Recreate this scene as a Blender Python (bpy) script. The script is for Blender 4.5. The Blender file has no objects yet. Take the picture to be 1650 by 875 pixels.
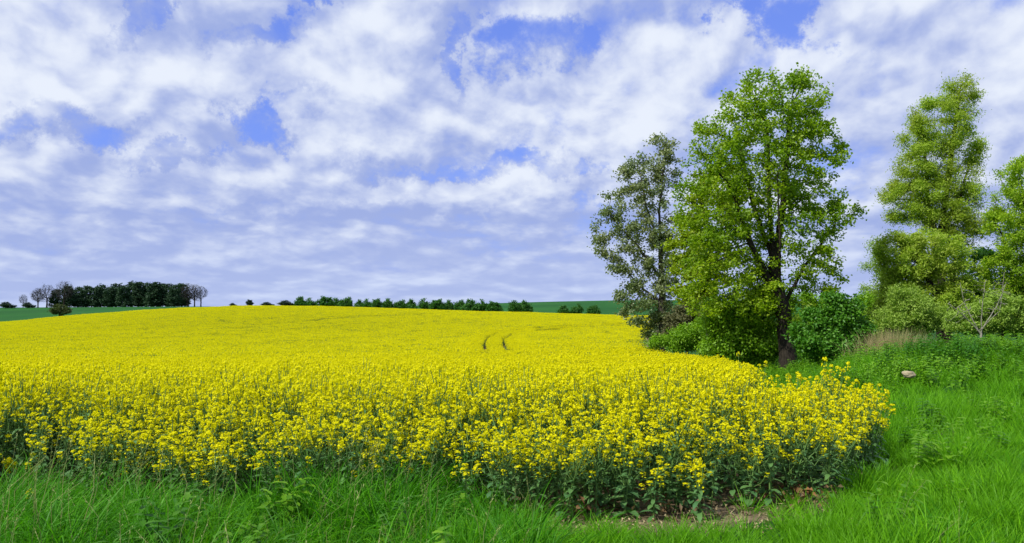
import bpy, math, random
import numpy as np
from mathutils import Vector

random.seed(7)
S = bpy.context.scene
C = S.collection
R = math.radians
F = 1223.0                       # focal length in photo pixels
EYE = 1.65
PITCH = math.atan(54.5 / F)

# ------------------------------------------------------------------ camera
cam_d = bpy.data.cameras.new('camera')
cam = bpy.data.objects.new('camera', cam_d)
C.objects.link(cam)
cam_d.sensor_width = 36.0
cam_d.lens = 36.0 * F / 1650.0
cam_d.clip_start = 0.05
cam_d.clip_end = 12000
cam.location = (0, 0, EYE)
cam.rotation_euler = (math.pi / 2 + PITCH, 0, 0)
S.camera = cam

# ------------------------------------------------------------------ exposure
S.view_settings.view_transform = 'Standard'
S.view_settings.look = 'None'
S.view_settings.exposure = 0.3
S.view_settings.gamma = 1.0
S.view_settings.use_curve_mapping = False
S.cycles.max_bounces = 6
S.cycles.diffuse_bounces = 3
S.cycles.transmission_bounces = 3
S.cycles.transparent_max_bounces = 4

# ------------------------------------------------------------------ sun
SUN = Vector((-0.74, -0.52, 0.0)).normalized() * math.cos(R(47)) + Vector((0, 0, math.sin(R(47))))
sun_d = bpy.data.lights.new('sun', 'SUN')
sun_d.energy = 4.4
sun_d.angle = R(0.5)
sun_d.color = (1.0, 0.95, 0.86)
sun = bpy.data.objects.new('sun', sun_d)
C.objects.link(sun)
sun.rotation_euler = SUN.to_track_quat('Z', 'Y').to_euler()

# ------------------------------------------------------------------ sky
W = bpy.data.worlds.new('World')
S.world = W
W.use_nodes = True
nt = W.node_tree
nt.nodes.clear()


def N(tree, typ, **kw):
    n = tree.nodes.new(typ)
    for k, v in kw.items():
        setattr(n, k, v)
    return n


class G:
    """tiny node-expression helper"""
    def __init__(self, tree):
        self.t = tree

    def put(self, sock, v):
        if isinstance(v, (int, float)):
            sock.default_value = v
        elif isinstance(v, (tuple, list)):
            sock.default_value = v
        else:
            self.t.links.new(v, sock)

    def m(self, op, a, b=0.0, c=0.0, clamp=False):
        n = N(self.t, 'ShaderNodeMath', operation=op, use_clamp=clamp)
        self.put(n.inputs[0], a); self.put(n.inputs[1], b)
        if len(n.inputs) > 2:
            self.put(n.inputs[2], c)
        return n.outputs[0]

    def v(self, op, a, b=(0, 0, 0)):
        n = N(self.t, 'ShaderNodeVectorMath', operation=op)
        self.put(n.inputs[0], a)
        if op == 'SCALE':
            self.put(n.inputs[3], b)
        else:
            self.put(n.inputs[1], b)
        return n.outputs['Value'] if op in ('LENGTH', 'DOT_PRODUCT') else n.outputs[0]

    def sep(self, a):
        n = N(self.t, 'ShaderNodeSeparateXYZ'); self.put(n.inputs[0], a)
        return n.outputs

    def com(self, x, y, z=0.0):
        n = N(self.t, 'ShaderNodeCombineXYZ')
        self.put(n.inputs[0], x); self.put(n.inputs[1], y); self.put(n.inputs[2], z)
        return n.outputs[0]

    def noise(self, vec, scale=1.0, detail=4.0, rough=0.5, dist=0.0, lac=2.0, color=False):
        n = N(self.t, 'ShaderNodeTexNoise')
        self.put(n.inputs['Vector'], vec)
        n.inputs['Scale'].default_value = scale
        n.inputs['Detail'].default_value = detail
        n.inputs['Roughness'].default_value = rough
        n.inputs['Distortion'].default_value = dist
        n.inputs['Lacunarity'].default_value = lac
        return n.outputs['Color'] if color else n.outputs[0]

    def ss(self, x, a, b, lo=0.0, hi=1.0, typ='SMOOTHSTEP'):
        n = N(self.t, 'ShaderNodeMapRange', interpolation_type=typ)
        self.put(n.inputs[0], x)
        n.inputs[1].default_value = a; n.inputs[2].default_value = b
        n.inputs[3].default_value = lo; n.inputs[4].default_value = hi
        return n.outputs[0]

    def mix(self, f, a, b, blend='MIX'):
        n = N(self.t, 'ShaderNodeMix', data_type='RGBA', blend_type=blend)
        self.put(n.inputs[0], f)
        self.put(n.inputs[6], a if not isinstance(a, tuple) else (*a, 1)[:4])
        self.put(n.inputs[7], b if not isinstance(b, tuple) else (*b, 1)[:4])
        return n.outputs[2]


def build_sky():
    g = G(nt)
    sky = N(nt, 'ShaderNodeTexSky', sky_type='NISHITA')
    sky.sun_disc = False
    sky.sun_elevation = R(47)
    sky.sun_rotation = math.atan2(SUN.x, SUN.y)
    sky.altitude = 60; sky.air_density = 1.3; sky.dust_density = 0.4; sky.ozone_density = 2.5
    d = N(nt, 'ShaderNodeTexCoord').outputs['Generated']
    x, y, z = g.sep(d)
    zc = g.m('MAXIMUM', z, 0.0)
    yy = g.m('MAXIMUM', y, 0.08)
    az = g.m('DIVIDE', x, yy)
    el = g.m('DIVIDE', zc, yy)
    # cloud-layer coordinates: rows of cloud that shrink towards the horizon but keep some height of their own
    r = g.m('SQRT', g.m('ADD', g.m('MULTIPLY', x, x), g.m('MULTIPLY', y, y)))
    er = g.m('ADD', g.m('DIVIDE', zc, g.m('MAXIMUM', r, 0.02)), 0.115)
    bear = g.m('ARCTAN2', x, y)
    qx = g.m('DIVIDE', g.m('MULTIPLY', bear, 3.9), g.m('POWER', er, 0.08))
    qy = g.m('SUBTRACT', g.m('MULTIPLY', g.m('LOGARITHM', er, math.e), 1.7), g.m('DIVIDE', 0.10, er))
    qz = g.m('MULTIPLY', y, 0.6)
    Q = g.com(qx, qy, qz)

    def voro(vec, scale, smooth=0.55):
        n = N(nt, 'ShaderNodeTexVoronoi', feature='SMOOTH_F1')
        g.put(n.inputs['Vector'], vec)
        n.inputs['Scale'].default_value = scale
        n.inputs['Smoothness'].default_value = smooth
        return n.outputs['Distance']

    def field(vec, detail):
        w = g.v('SUBTRACT', g.noise(vec, 1.7, 3, 0.55, color=True), (0.5, 0.5, 0.5))
        q = g.v('ADD', vec, g.v('SCALE', w, 0.42))
        w2 = g.v('SUBTRACT', g.noise(vec, 7.0, 3, 0.6, color=True), (0.5, 0.5, 0.5))
        q2 = g.v('ADD', q, g.v('SCALE', w2, 0.16))
        b = g.noise(g.v('ADD', q, SKY_OFF), 1.05, detail, 0.54)
        p = g.m('SUBTRACT', 0.55, voro(q2, 3.0))
        p2 = g.m('SUBTRACT', 0.5, voro(q2, 6.5))
        return g.m('ADD', b, g.m('ADD', g.m('MULTIPLY', p, 0.17), g.m('MULTIPLY', p2, 0.09)))

    f0 = field(Q, 7)
    f1 = field(g.v('ADD', Q, (-0.05, 0.13, 0.0)), 5)
    big = g.noise(g.v('ADD', Q, (11.3, 5.1, 0)), 0.6, 3, 0.5)
    # the blue openings of this day's sky, ragged by noise
    wx, wy, wz = g.sep(g.noise(g.v('SCALE', d, 8.0), 1.0, 7, 0.68, color=True))
    azw = g.m('ADD', az, g.m('MULTIPLY', g.m('SUBTRACT', wx, 0.5), 0.36))
    elw = g.m('ADD', el, g.m('MULTIPLY', g.m('SUBTRACT', wy, 0.5), 0.20))
    gaps = [(425, 185, 52, 32, .30), (885, 58, 82, 50, .28), (735, 65, 26, 80, .17), (1265, 18, 60, 50, .30),
            (70, 205, 120, 24, .30), (430, 45, 70, 20, .20), (245, 8, 24, 46, .18), (525, 0, 44, 18, .26),
            (800, 268, 230, 16, .13), (270, 242, 80, 12, .20), (490, 150, 60, 22, .16),
            (930, 310, 30, 50, .12), (60, 395, 160, 10, .06), (420, 330, 120, 12, .07)]
    puffs = [(920, 150, 200, 70, .16), (200, 110, 250, 80, .10), (600, 120, 90, 110, .10), (1450, 120, 240, 150, .10),
             (740, 305, 200, 26, .16), (150, 260, 220, 40, .06), (1130, 80, 110, 70, .12), (520, 225, 110, 36, .10)]
    bias = None
    for lst, sg in ((gaps, -1), (puffs, 1)):
        for px, py, rx, ry, w in lst:
            a = g.m('MULTIPLY', g.m('SUBTRACT', azw, (px - 825) / F), F / rx)
            b = g.m('MULTIPLY', g.m('SUBTRACT', elw, (492 - py) / F), F / ry)
            r2 = g.m('ADD', g.m('MULTIPLY', a, a), g.m('MULTIPLY', b, b))
            e = g.m('MULTIPLY', g.ss(r2, 0.0, 2.2, 1.0, 0.0), w * sg)
            bias = e if bias is None else g.m('ADD', bias, e)
    turb = g.noise(g.v('ADD', Q, (5.5, 2.2, 1.0)), 3.6, 7, 0.62)
    dens = g.m('ADD', g.m('ADD', f0, bias), g.ss(el, 0.0, 0.15, 0.08, 0.0))
    dens = g.m('ADD', dens, g.m('MULTIPLY', g.m('SUBTRACT', turb, 0.5), 0.52))
    cov = g.ss(dens, 0.20, 0.52)
    relief = g.m('SUBTRACT', f0, f1)                    # lit upper rims, grey undersides
    lit = g.m('ADD', 0.40, g.m('MULTIPLY', relief, 2.5))
    lit = g.m('ADD', lit, g.m('MULTIPLY', g.m('SUBTRACT', turb, 0.5), 0.45))
    lit = g.m('ADD', lit, g.m('MULTIPLY', g.m('SUBTRACT', big, 0.5), -0.7))
    lit = g.m('ADD', lit, g.m('MULTIPLY', g.m('SUBTRACT', f0, 0.5), 0.55))
    lit = g.m('ADD', lit, g.m('MULTIPLY', bias, 1.1))
    lit = g.m('ADD', lit, g.ss(el, 0.05, 0.32, -0.10, 0.10))
    lit = g.ss(lit, 0.08, 1.0)
    haze = g.ss(el, 0.0, 0.14, 0.8, 0.0)
    shade = g.mix(haze, (0.36, 0.45, 0.80), (0.46, 0.55, 0.87))
    lightc = g.mix(haze, (0.84, 0.90, 1.02), (0.60, 0.70, 0.98))
    cloud = g.mix(lit, shade, lightc)
    blue = g.mix(1.0, sky.outputs[0], (0.75, 0.85, 1.45), 'MULTIPLY')
    blue = g.mix(0.55, blue, (1.45, 2.3, 7.4))
    col = g.mix(cov, blue, g.v('SCALE', cloud, 7.9))
    bg = N(nt, 'ShaderNodeBackground')
    bg.inputs[1].default_value = 0.10
    nt.links.new(col, bg.inputs[0])
    out = N(nt, 'ShaderNodeOutputWorld')
    nt.links.new(bg.outputs[0], out.inputs[0])
    W.cycles.sampling_method = 'MANUAL'
    W.cycles.sample_map_resolution = 512


SKY_OFF = (3.7, 1.3, 0.0)
build_sky()


# ------------------------------------------------------------------ materials
def new_mat(name):
    m = bpy.data.materials.new(name)
    m.use_nodes = True
    t = m.node_tree
    t.nodes.clear()
    return m, t, G(t), N(t, 'ShaderNodeOutputMaterial')


def leaf_mat(name, c1, c2, c3=None, transl=0.35, rough=0.5, nscale=0.6, spec=0.3, per='island'):
    m, t, g, out = new_mat(name)
    if per == 'island':
        rnd = N(t, 'ShaderNodeNewGeometry').outputs['Random Per Island']
    else:
        rnd = N(t, 'ShaderNodeObjectInfo').outputs['Random']
    pos = N(t, 'ShaderNodeNewGeometry').outputs['Position']
    col = g.mix(rnd, c1, c2)
    if c3:
        nz = g.noise(pos, nscale, 3, 0.5)
        col = g.mix(g.ss(nz, 0.40, 0.66), col, c3)
    p = N(t, 'ShaderNodeBsdfPrincipled')
    p.inputs['Roughness'].default_value = rough
    p.inputs['Specular IOR Level'].default_value = spec
    t.links.new(col, p.inputs['Base Color'])
    tr = N(t, 'ShaderNodeBsdfTranslucent')
    tc = g.mix(1.0, col, (1.15, 1.25, 0.5), 'MULTIPLY')
    t.links.new(tc, tr.inputs[0])
    mx = N(t, 'ShaderNodeMixShader')
    mx.inputs[0].default_value = transl
    t.links.new(p.outputs[0], mx.inputs[1]); t.links.new(tr.outputs[0], mx.inputs[2])
    t.links.new(mx.outputs[0], out.inputs[0])
    return m


def bark_mat(name, c1, c2, scale=6.0):
    m, t, g, out = new_mat(name)
    pos = N(t, 'ShaderNodeTexCoord').outputs['Object']
    x, y, z = g.sep(pos)
    st = g.com(g.m('MULTIPLY', x, 4.0), g.m('MULTIPLY', y, 4.0), z)
    nz = g.noise(st, scale, 6, 0.65)
    col = g.mix(g.ss(nz, 0.35, 0.65), c1, c2)
    p = N(t, 'ShaderNodeBsdfPrincipled')
    p.inputs['Roughness'].default_value = 0.9
    p.inputs['Specular IOR Level'].default_value = 0.15
    t.links.new(col, p.inputs['Base Color'])
    b = N(t, 'ShaderNodeBump'); b.inputs['Strength'].default_value = 0.8; b.inputs['Distance'].default_value = 0.03
    t.links.new(nz, b.inputs['Height']); t.links.new(b.outputs[0], p.inputs['Normal'])
    t.links.new(p.outputs[0], out.inputs[0])
    return m


def plain_mat(name, c1, c2, scale=4.0, rough=0.85, bump=0.0):
    m, t, g, out = new_mat(name)
    pos = N(t, 'ShaderNodeNewGeometry').outputs['Position']
    nz = g.noise(pos, scale, 6, 0.62)
    col = g.mix(g.ss(nz, 0.36, 0.64), c1, c2)
    p = N(t, 'ShaderNodeBsdfPrincipled')
    p.inputs['Roughness'].default_value = rough
    p.inputs['Specular IOR Level'].default_value = 0.2
    t.links.new(col, p.inputs['Base Color'])
    if bump:
        b = N(t, 'ShaderNodeBump'); b.inputs['Strength'].default_value = 0.7; b.inputs['Distance'].default_value = bump
        t.links.new(nz, b.inputs['Height']); t.links.new(b.outputs[0], p.inputs['Normal'])
    t.links.new(p.outputs[0], out.inputs[0])
    return m


M_PETAL = leaf_mat('rape_petals', (0.78, 0.72, 0.004), (0.66, 0.63, 0.003), None, 0.38, 0.6, spec=0.1)
M_STEM = leaf_mat('rape_stems', (0.10, 0.20, 0.05), (0.14, 0.26, 0.06), None, 0.15, 0.5)
M_RLEAF = leaf_mat('rape_leaves', (0.065, 0.17, 0.060), (0.11, 0.23, 0.065), None, 0.25, 0.45)
M_GRASS = leaf_mat('grass_blades', (0.035, 0.17, 0.005), (0.21, 0.52, 0.012), (0.12, 0.34, 0.008), 0.44, 0.5, 0.8, spec=0.2)
M_GRASS_TALL = leaf_mat('tall_grass_blades', (0.022, 0.13, 0.005), (0.13, 0.42, 0.012), (0.06, 0.25, 0.008), 0.42, 0.5, 0.9, spec=0.2)
M_GRASS_DRY = leaf_mat('grass_seed_stalks', (0.20, 0.32, 0.06), (0.34, 0.36, 0.14), None, 0.3, 0.6)
M_WEED = leaf_mat('weed_leaves', (0.09, 0.25, 0.010), (0.20, 0.40, 0.018), (0.05, 0.18, 0.012), 0.40, 0.5, 0.7, spec=0.2)
M_BARK = bark_mat('dark_bark', (0.012, 0.010, 0.008), (0.040, 0.033, 0.024))
M_BARK_GREY = bark_mat('grey_bark', (0.035, 0.032, 0.026), (0.085, 0.078, 0.065))
M_BARK_PALE = bark_mat('bleached_bark', (0.15, 0.15, 0.11), (0.29, 0.28, 0.22))


# ------------------------------------------------------------------ terrain
def sstep(x, a, b):
    t = np.clip((x - a) / (b - a), 0, 1)
    return t * t * (3 - 2 * t)


FR_PX = [-600, 0, 300, 600, 800, 1000, 1150, 1250, 1330, 1400, 1420]
FR_D = [6.4, 6.3, 6.3, 6.2, 6.15, 6.05, 6.1, 6.35, 6.8, 7.8, 8.3]
RT_Y = [6.2, 6.5, 7, 7.8, 8.6, 9.4, 10.2, 11, 12, 14, 20, 30, 40, 60, 100, 200, 230]
RT_PX = [1180, 1270, 1350, 1400, 1412, 1372, 1300, 1240, 1224, 1214, 1200, 1160, 1068, 1035, 1040, 1110, 1140]

A_TAB = np.linspace(-1.3, 1.3, 261)
LD = np.linspace(math.log(1.0), math.log(6000.0), 700)
PXA = A_TAB * F + 825
ZC = 1.65 + 200 * (492 - np.interp(PXA, [-300, 0, 100, 200, 300, 400, 500, 600, 700, 800, 900, 1020, 1200, 1700],
                                   [533, 520, 509, 500.5, 494, 490.5, 491, 494, 498, 501, 504, 507.5, 509, 509])) / F - 1.08
ZR = 1.65 + 460 * (492 - np.interp(PXA, [-300, 0, 300, 500, 650, 750, 850, 950, 1025, 1200, 1650],
                                   [495, 494.5, 493, 493.5, 492, 489, 485.5, 483, 481.5, 482, 486])) / F
NEAR_D = [0, 5, 8, 12, 20, 35, 55, 80, 110]
NEAR_L = np.array([0, 0, -0.14, -0.52, -1.05, -1.72, -2.36, -2.80, -2.70])
NEAR_W = np.array([0, 0, -0.15, -0.46, -1.02, -1.90, -2.75, -3.30, -3.20])
NEAR_R = np.array([0, 0, 0.03, 0.02, -0.18, -0.85, -1.5, -2.2, -2.5])
KD = np.array(NEAR_D + [150, 200, 260, 340, 460, 800, 1600, 6000.])
TAB = np.zeros((len(A_TAB), len(LD)))
for i in range(len(A_TAB)):
    ab = (np.interp(np.array(NEAR_D), RT_Y, RT_PX) - 825) / F
    ab[:3] = 0.46
    wi = sstep(A_TAB[i] - ab, 0.045, 0.13)              # the ground steps up beyond the field's right rim
    wl = 1 - sstep(A_TAB[i], -0.35, 0.12)
    near = (NEAR_L * (1 - wl) + NEAR_W * wl) * (1 - wi) + NEAR_R * wi
    z110 = near[-1]
    vals = np.concatenate([near, [z110 + (ZC[i] - z110) * 0.52, ZC[i], ZC[i] - 1.2,
                                  (ZC[i] - 1.2) * 0.5 + ZR[i] * 0.5, ZR[i], ZR[i] - 4, ZR[i] - 14, ZR[i] - 60]])
    TAB[i] = np.interp(np.exp(LD), KD, vals)
_k = np.exp(-0.5 * (np.arange(-18, 19) / 6.5) ** 2); _k /= _k.sum()
TAB = np.stack([np.convolve(np.pad(r, 18, mode='edge'), _k, mode='valid') for r in TAB])
TAB = np.stack([np.convolve(np.pad(c, 3, mode='edge'), np.ones(7) / 7, mode='valid') for c in TAB.T]).T


def ground(x, y):
    x = np.asarray(x, float); y = np.asarray(y, float)
    D = np.clip(y, 1.0, 5999.0)
    a = np.clip(x / D, -1.29, 1.29)
    u = (a - A_TAB[0]) / (A_TAB[1] - A_TAB[0]); v = (np.log(D) - LD[0]) / (LD[1] - LD[0])
    i = np.clip(u.astype(int), 0, len(A_TAB) - 2); j = np.clip(v.astype(int), 0, len(LD) - 2)
    fu, fv = u - i, v - j
    z = (TAB[i, j] * (1 - fu) * (1 - fv) + TAB[i + 1, j] * fu * (1 - fv) + TAB[i, j + 1] * (1 - fu) * fv + TAB[i + 1, j + 1] * fu * fv)
    sx = np.where(x < 9.4, 2.5, 5.5)
    z = z + 0.66 * np.exp(-(((x - 9.4) / sx) ** 2 + ((y - 14.5) / np.where(y < 14.5, 3.6, 5.0)) ** 2))
    z = z + 0.10 * np.sin(x * 0.21 + 0.5 * np.sin(y * 0.07)) * np.sin(y * 0.16 + x * 0.05 + 1.0) * sstep(y, 25, 70) * (1 - sstep(y, 190, 230))
    z = z + 0.025 * np.sin(x * 1.9 + 1) * np.sin(y * 1.6) * np.exp(-np.abs(y) / 60)
    return z


def gz(x, y):
    return float(ground(np.array([x]), np.array([y]))[0])


def ray(px, py):
    u = (px - 825) / F; v = (437.5 - py) / F
    return np.array([u, math.cos(PITCH) - v * math.sin(PITCH), math.sin(PITCH) + v * math.cos(PITCH)])


def point_at(px, py, depth):
    """world point at the photo's direction and that ground distance"""
    d = ray(px, py)
    return np.array([0, 0, EYE]) + d * (depth / d[1])


def field_depth(x, y):
    """>0 inside the rapeseed field (metres from the rim, roughly)"""
    x = np.asarray(x, float); y = np.asarray(y, float)
    px = 825 + F * x / np.maximum(y, 0.5)
    wob = 0.12 * np.sin(x * 2.3 + 0.7) + 0.10 * np.sin(x * 5.1 + y * 1.3)
    a = y - np.interp(px, FR_PX, FR_D) + wob
    b = (np.interp(y, RT_Y, RT_PX) - px) * y / F + wob
    c = 218 - y
    return np.minimum(np.minimum(a, b), c)


# ------------------------------------------------------------------ object helpers
def tag(o, label=None, cat=None, group=None, kind=None):
    if label: o['label'] = label
    if cat: o['category'] = cat
    if group: o['group'] = group
    if kind: o['kind'] = kind
    return o


def link(name, me, parent=None, loc=None):
    o = bpy.data.objects.new(name, me)
    C.objects.link(o)
    if parent is not None:
        o.parent = parent
    if loc is not None:
        o.location = loc
    return o


def np_mesh(name, verts, faces, mats, mat_idx=None, smooth=False):
    """faces: list of int arrays, each (n, k)"""
    me = bpy.data.meshes.new(name)
    verts = np.asarray(verts, np.float32)
    if not isinstance(faces, list):
        faces = [faces]
    faces = [np.asarray(f, np.int32) for f in faces if len(f)]
    loops = np.concatenate([f.ravel() for f in faces])
    sizes = np.concatenate([np.full(len(f), f.shape[1], np.int32) for f in faces])
    starts = np.concatenate([[0], np.cumsum(sizes)[:-1]]).astype(np.int32)
    me.vertices.add(len(verts)); me.vertices.foreach_set('co', verts.ravel())
    me.loops.add(len(loops)); me.loops.foreach_set('vertex_index', loops)
    me.polygons.add(len(sizes)); me.polygons.foreach_set('loop_start', starts)
    me.polygons.foreach_set('loop_total', sizes)
    for m in mats:
        me.materials.append(m)
    if mat_idx is not None:
        me.polygons.foreach_set('material_index', np.asarray(mat_idx, np.int32))
    if smooth:
        me.polygons.foreach_set('use_smooth', np.ones(len(sizes), bool))
    me.update(calc_edges=True)
    me.validate()
    return me


class MB:
    """collects quads / triangles with a material slot"""
    def __init__(self):
        self.v, self.f, self.m = [], {3: [], 4: []}, {3: [], 4: []}

    def add(self, vs, fs, mi=0):
        b = len(self.v)
        self.v.extend([tuple(p) for p in vs])
        for f in fs:
            self.f[len(f)].append([b + k for k in f]); self.m[len(f)].append(mi)

    def tube(self, pts, rads, sides=5, mi=0):
        pts = [np.asarray(p, float) for p in pts]
        vs, fs = [], []
        ref = np.array([0.31, 0.95, 0.05])
        for i, p in enumerate(pts):
            t = pts[min(i + 1, len(pts) - 1)] - pts[max(i - 1, 0)]
            t = t / (np.linalg.norm(t) + 1e-9)
            a = np.cross(t, ref); na = np.linalg.norm(a)
            if na < 0.05:
                a = np.cross(t, np.array([1.0, 0, 0])); na = np.linalg.norm(a)
            a /= na
            b = np.cross(t, a)
            ref = b * 0 + ref
            for k in range(sides):
                th = 2 * math.pi * k / sides
                vs.append(p + rads[i] * (math.cos(th) * a + math.sin(th) * b))
        for i in range(len(pts) - 1):
            for k in range(sides):
                k2 = (k + 1) % sides
                fs.append((i * sides + k, i * sides + k2, (i + 1) * sides + k2, (i + 1) * sides + k))
        self.add(vs, fs, mi)

    def mesh(self, name, mats, smooth=False):
        fl, ml = [], []
        for k in (3, 4):
            if self.f[k]:
                fl.append(np.array(self.f[k])); ml += self.m[k]
        return np_mesh(name, self.v, fl, mats, ml, smooth)


def unit(a):
    return a / (np.linalg.norm(a, axis=-1, keepdims=True) + 1e-9)


def leaves_np(rng, c, length, width, up=0.6, out=None, fold=0.25, droop=0.0):
    """one folded leaf (two triangles) per centre"""
    n = len(c)
    nrm = rng.normal(size=(n, 3)); nrm[:, 2] = np.abs(nrm[:, 2]) * 0.8 + up
    nrm = unit(nrm)
    d = rng.normal(size=(n, 3))
    if out is not None:
        d = d + out
    d[:, 2] -= droop
    d = unit(d - nrm * (d * nrm).sum(1, keepdims=True))
    s = np.cross(nrm, d)
    L = (length * rng.uniform(0.65, 1.3, n))[:, None]; Wd = (width * rng.uniform(0.7, 1.25, n))[:, None]
    base = c - d * L * 0.5; tip = c + d * L * 0.5
    le = c + s * Wd * 0.5 + nrm * Wd * fold - d * L * 0.06
    ri = c - s * Wd * 0.5 + nrm * Wd * fold - d * L * 0.06
    v = np.stack([base, le, tip, ri], 1).reshape(-1, 3)
    k = np.arange(n)[:, None] * 4
    f = np.concatenate([k + np.array([[0, 2, 1]]), k + np.array([[0, 3, 2]])], 0)
    return v, f


# ------------------------------------------------------------------ trees
def colonize(rng, pts, roots, di, dk, step, maxit=160, grav=0.0):
    pos, par = [], []
    for k, line in enumerate(roots):
        line = [np.asarray(p, float) for p in line]
        prev = -1
        if k > 0:
            A = np.array(pos)
            prev = int(np.argmin(((A - line[0]) ** 2).sum(1)))
            line[0] = pos[prev]
        for i in range(len(line) - 1):
            L = np.linalg.norm(line[i + 1] - line[i]); n = max(1, int(L / step))
            for q in range(n + 1 if (i == 0 and k == 0) else n):
                t = q / n if (i == 0 and k == 0) else (q + 1) / n
                p = line[i] * (1 - t) + line[i + 1] * t + rng.normal(0, step * 0.06, 3) * (0 if (q == 0 and i == 0) else 1)
                pos.append(p); par.append(prev); prev = len(pos) - 1
    pts = np.array(pts)
    alive = np.ones(len(pts), bool)
    A = np.array(pos)
    d2 = ((pts[:, None, :] - A[None]) ** 2).sum(2)
    near = d2.argmin(1); nd = d2.min(1)
    alive &= nd > dk * dk
    for it in range(maxit):
        act = np.where(alive & (nd < di * di))[0]
        if len(act) == 0:
            break
        nn = near[act]
        dirs = unit(pts[act] - np.array(pos)[nn])
        uniq, inv = np.unique(nn, return_inverse=True)
        acc = np.zeros((len(uniq), 3)); np.add.at(acc, inv, dirs)
        acc = unit(acc + rng.normal(0, 0.12, acc.shape) + np.array([0, 0, grav]))
        base = len(pos)
        new = np.array(pos)[uniq] + acc * step
        for u, p in zip(uniq, new):
            pos.append(p); par.append(int(u))
        idx = np.where(alive)[0]
        dn = ((pts[idx, None, :] - new[None]) ** 2).sum(2)
        m = dn.min(1); am = dn.argmin(1)
        better = m < nd[idx]
        near[idx[better]] = base + am[better]; nd[idx[better]] = m[better]
        alive[idx[nd[idx] < dk * dk]] = False
        # attractors no node can reach any more
        stuck = np.zeros(len(pts), bool)
    return np.array(pos), np.array(par)


def pipe_radii(par, R0, tip):
    n = len(par)
    kids = np.zeros(n, int); tips = np.zeros(n)
    for i in range(n - 1, -1, -1):
        if kids[i] == 0:
            tips[i] += 1
        if par[i] >= 0:
            tips[par[i]] += tips[i]; kids[par[i]] += 1
    return np.maximum(R0 * (tips / tips[0]) ** 0.60, tip * 0.55), tips


def branch_mesh(name, pos, par, rad, mat, min_r=0.0, flare=1.5):
    n = len(pos)
    kids = [[] for _ in range(n)]
    for i, p in enumerate(par):
        if p >= 0:
            kids[p].append(i)
    mb = MB()
    rr = rad.copy()
    z0 = pos[0][2]
    trunk_h = rad[0] * 5
    for i in range(n):
        h = pos[i][2] - z0
        if rad[i] > rad[0] * 0.5 and h < trunk_h:
            rr[i] *= 1 + (flare - 1) * (1 - h / trunk_h) ** 2
    stack = [(0, -1)]
    while stack:
        s, p = stack.pop()
        P, Q = [], []
        if p >= 0:
            P.append(pos[p]); Q.append(min(rr[p], rr[s] * 1.15))
        cur = s
        while True:
            P.append(pos[cur]); Q.append(rr[cur])
            ks = kids[cur]
            if not ks:
                break
            ks = sorted(ks, key=lambda k: -rad[k])
            for k in ks[1:]:
                if rad[k] >= min_r:
                    stack.append((k, cur))
            cur = ks[0]
            if rad[cur] < min_r:
                break
        if len(P) > 1:
            r = Q[0]
            mb.tube(P, Q, 10 if r > 0.09 else 6 if r > 0.03 else 4 if r > 0.012 else 3)
    return mb.mesh(name, [mat], smooth=True)


def ell_points(rng, ells, n, shell=0.5):
    """random points in a union of ellipsoids (cx, cy, cz, rx, ry, rz)"""
    e = np.array(ells, float)
    vol = e[:, 3] * e[:, 4] * e[:, 5]
    k = rng.choice(len(e), n, p=vol / vol.sum())
    d = unit(rng.normal(size=(n, 3)))
    r = rng.uniform(0, 1, n) ** (1 / 3 * (1 - shell) + 0.12 * shell)
    return e[k, :3] + d * r[:, None] * e[k, 3:6]


def to_local(base, D, px, py, dy=0.0):
    p = point_at(px, py, D)
    return np.array([p[0] - base[0], dy, p[2] - base[2]])


def make_tree(name, label, cat, D, base_px, base_py, ells, roots, R0, leaf, bark, seed, n_att=900, di=3.0, dk=0.45, step=0.22,
              tip=0.008, leaf_n=18, leaf_r=0.30, leaf_l=0.13, leaf_w=0.09, deep=0.8, up=0.3, droop=0.0, twig_r=0.02,
              group=None, shell=0.45, sink=0.15, min_r=0.0, stray=0.0, fold=0.25):
    rng = np.random.default_rng(seed)
    p0 = point_at(base_px, base_py, D)
    z = gz(p0[0], D)
    base = np.array([p0[0], D, z])
    m = D / F
    L = []
    for e in ells:
        px, py, rx, ry = e[:4]
        dy = e[4] if len(e) > 4 else 0.0
        c = to_local(base, D, px, py, dy)
        L.append((c[0], c[1], c[2], rx * m, rx * m * deep, ry * m))
    pts = ell_points(rng, L, n_att, shell)
    pts = pts[pts[:, 2] > 0.15]
    rts = []
    for ln in roots:
        q = [to_local(base, D, r[0], r[1], r[2] if len(r) > 2 else 0.0) for r in ln]
        rts.append(q)
    rts[0][0] = np.array([rts[0][0][0], rts[0][0][1], -sink])
    pos, par = colonize(rng, pts, rts, di, dk, step)
    rad, tips = pipe_radii(par, R0, tip)
    root = bpy.data.objects.new(name, None)
    C.objects.link(root)
    root.location = base
    root.empty_display_size = 0.5
    tag(root, label, cat, group)
    link('trunk', branch_mesh(name + '_trunk', pos, par, rad, bark, min_r), root)
    if leaf is not None:
        tw = np.where(tips <= 9)[0]
        tw = tw[pos[tw][:, 2] > 0.3]
        # clumps: each twig node has its own vigour
        vig = rng.gamma(0.9, 1 / 0.9, len(tw))
        cnt = rng.poisson(leaf_n * 1000.0 * vig / vig.sum())
        c = np.repeat(pos[tw], cnt, 0)
        c = c + rng.normal(0, leaf_r * 0.55, c.shape) * np.array([1, 1, 0.8])
        c = c[c[:, 2] > 0.05]
        print(name, len(pos), len(c))
        v, f = leaves_np(rng, c, leaf_l, leaf_w, up=up, droop=droop, fold=fold)
        link('crown', np_mesh(name + '_crown', v, f, [leaf]), root)
    return root


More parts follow.
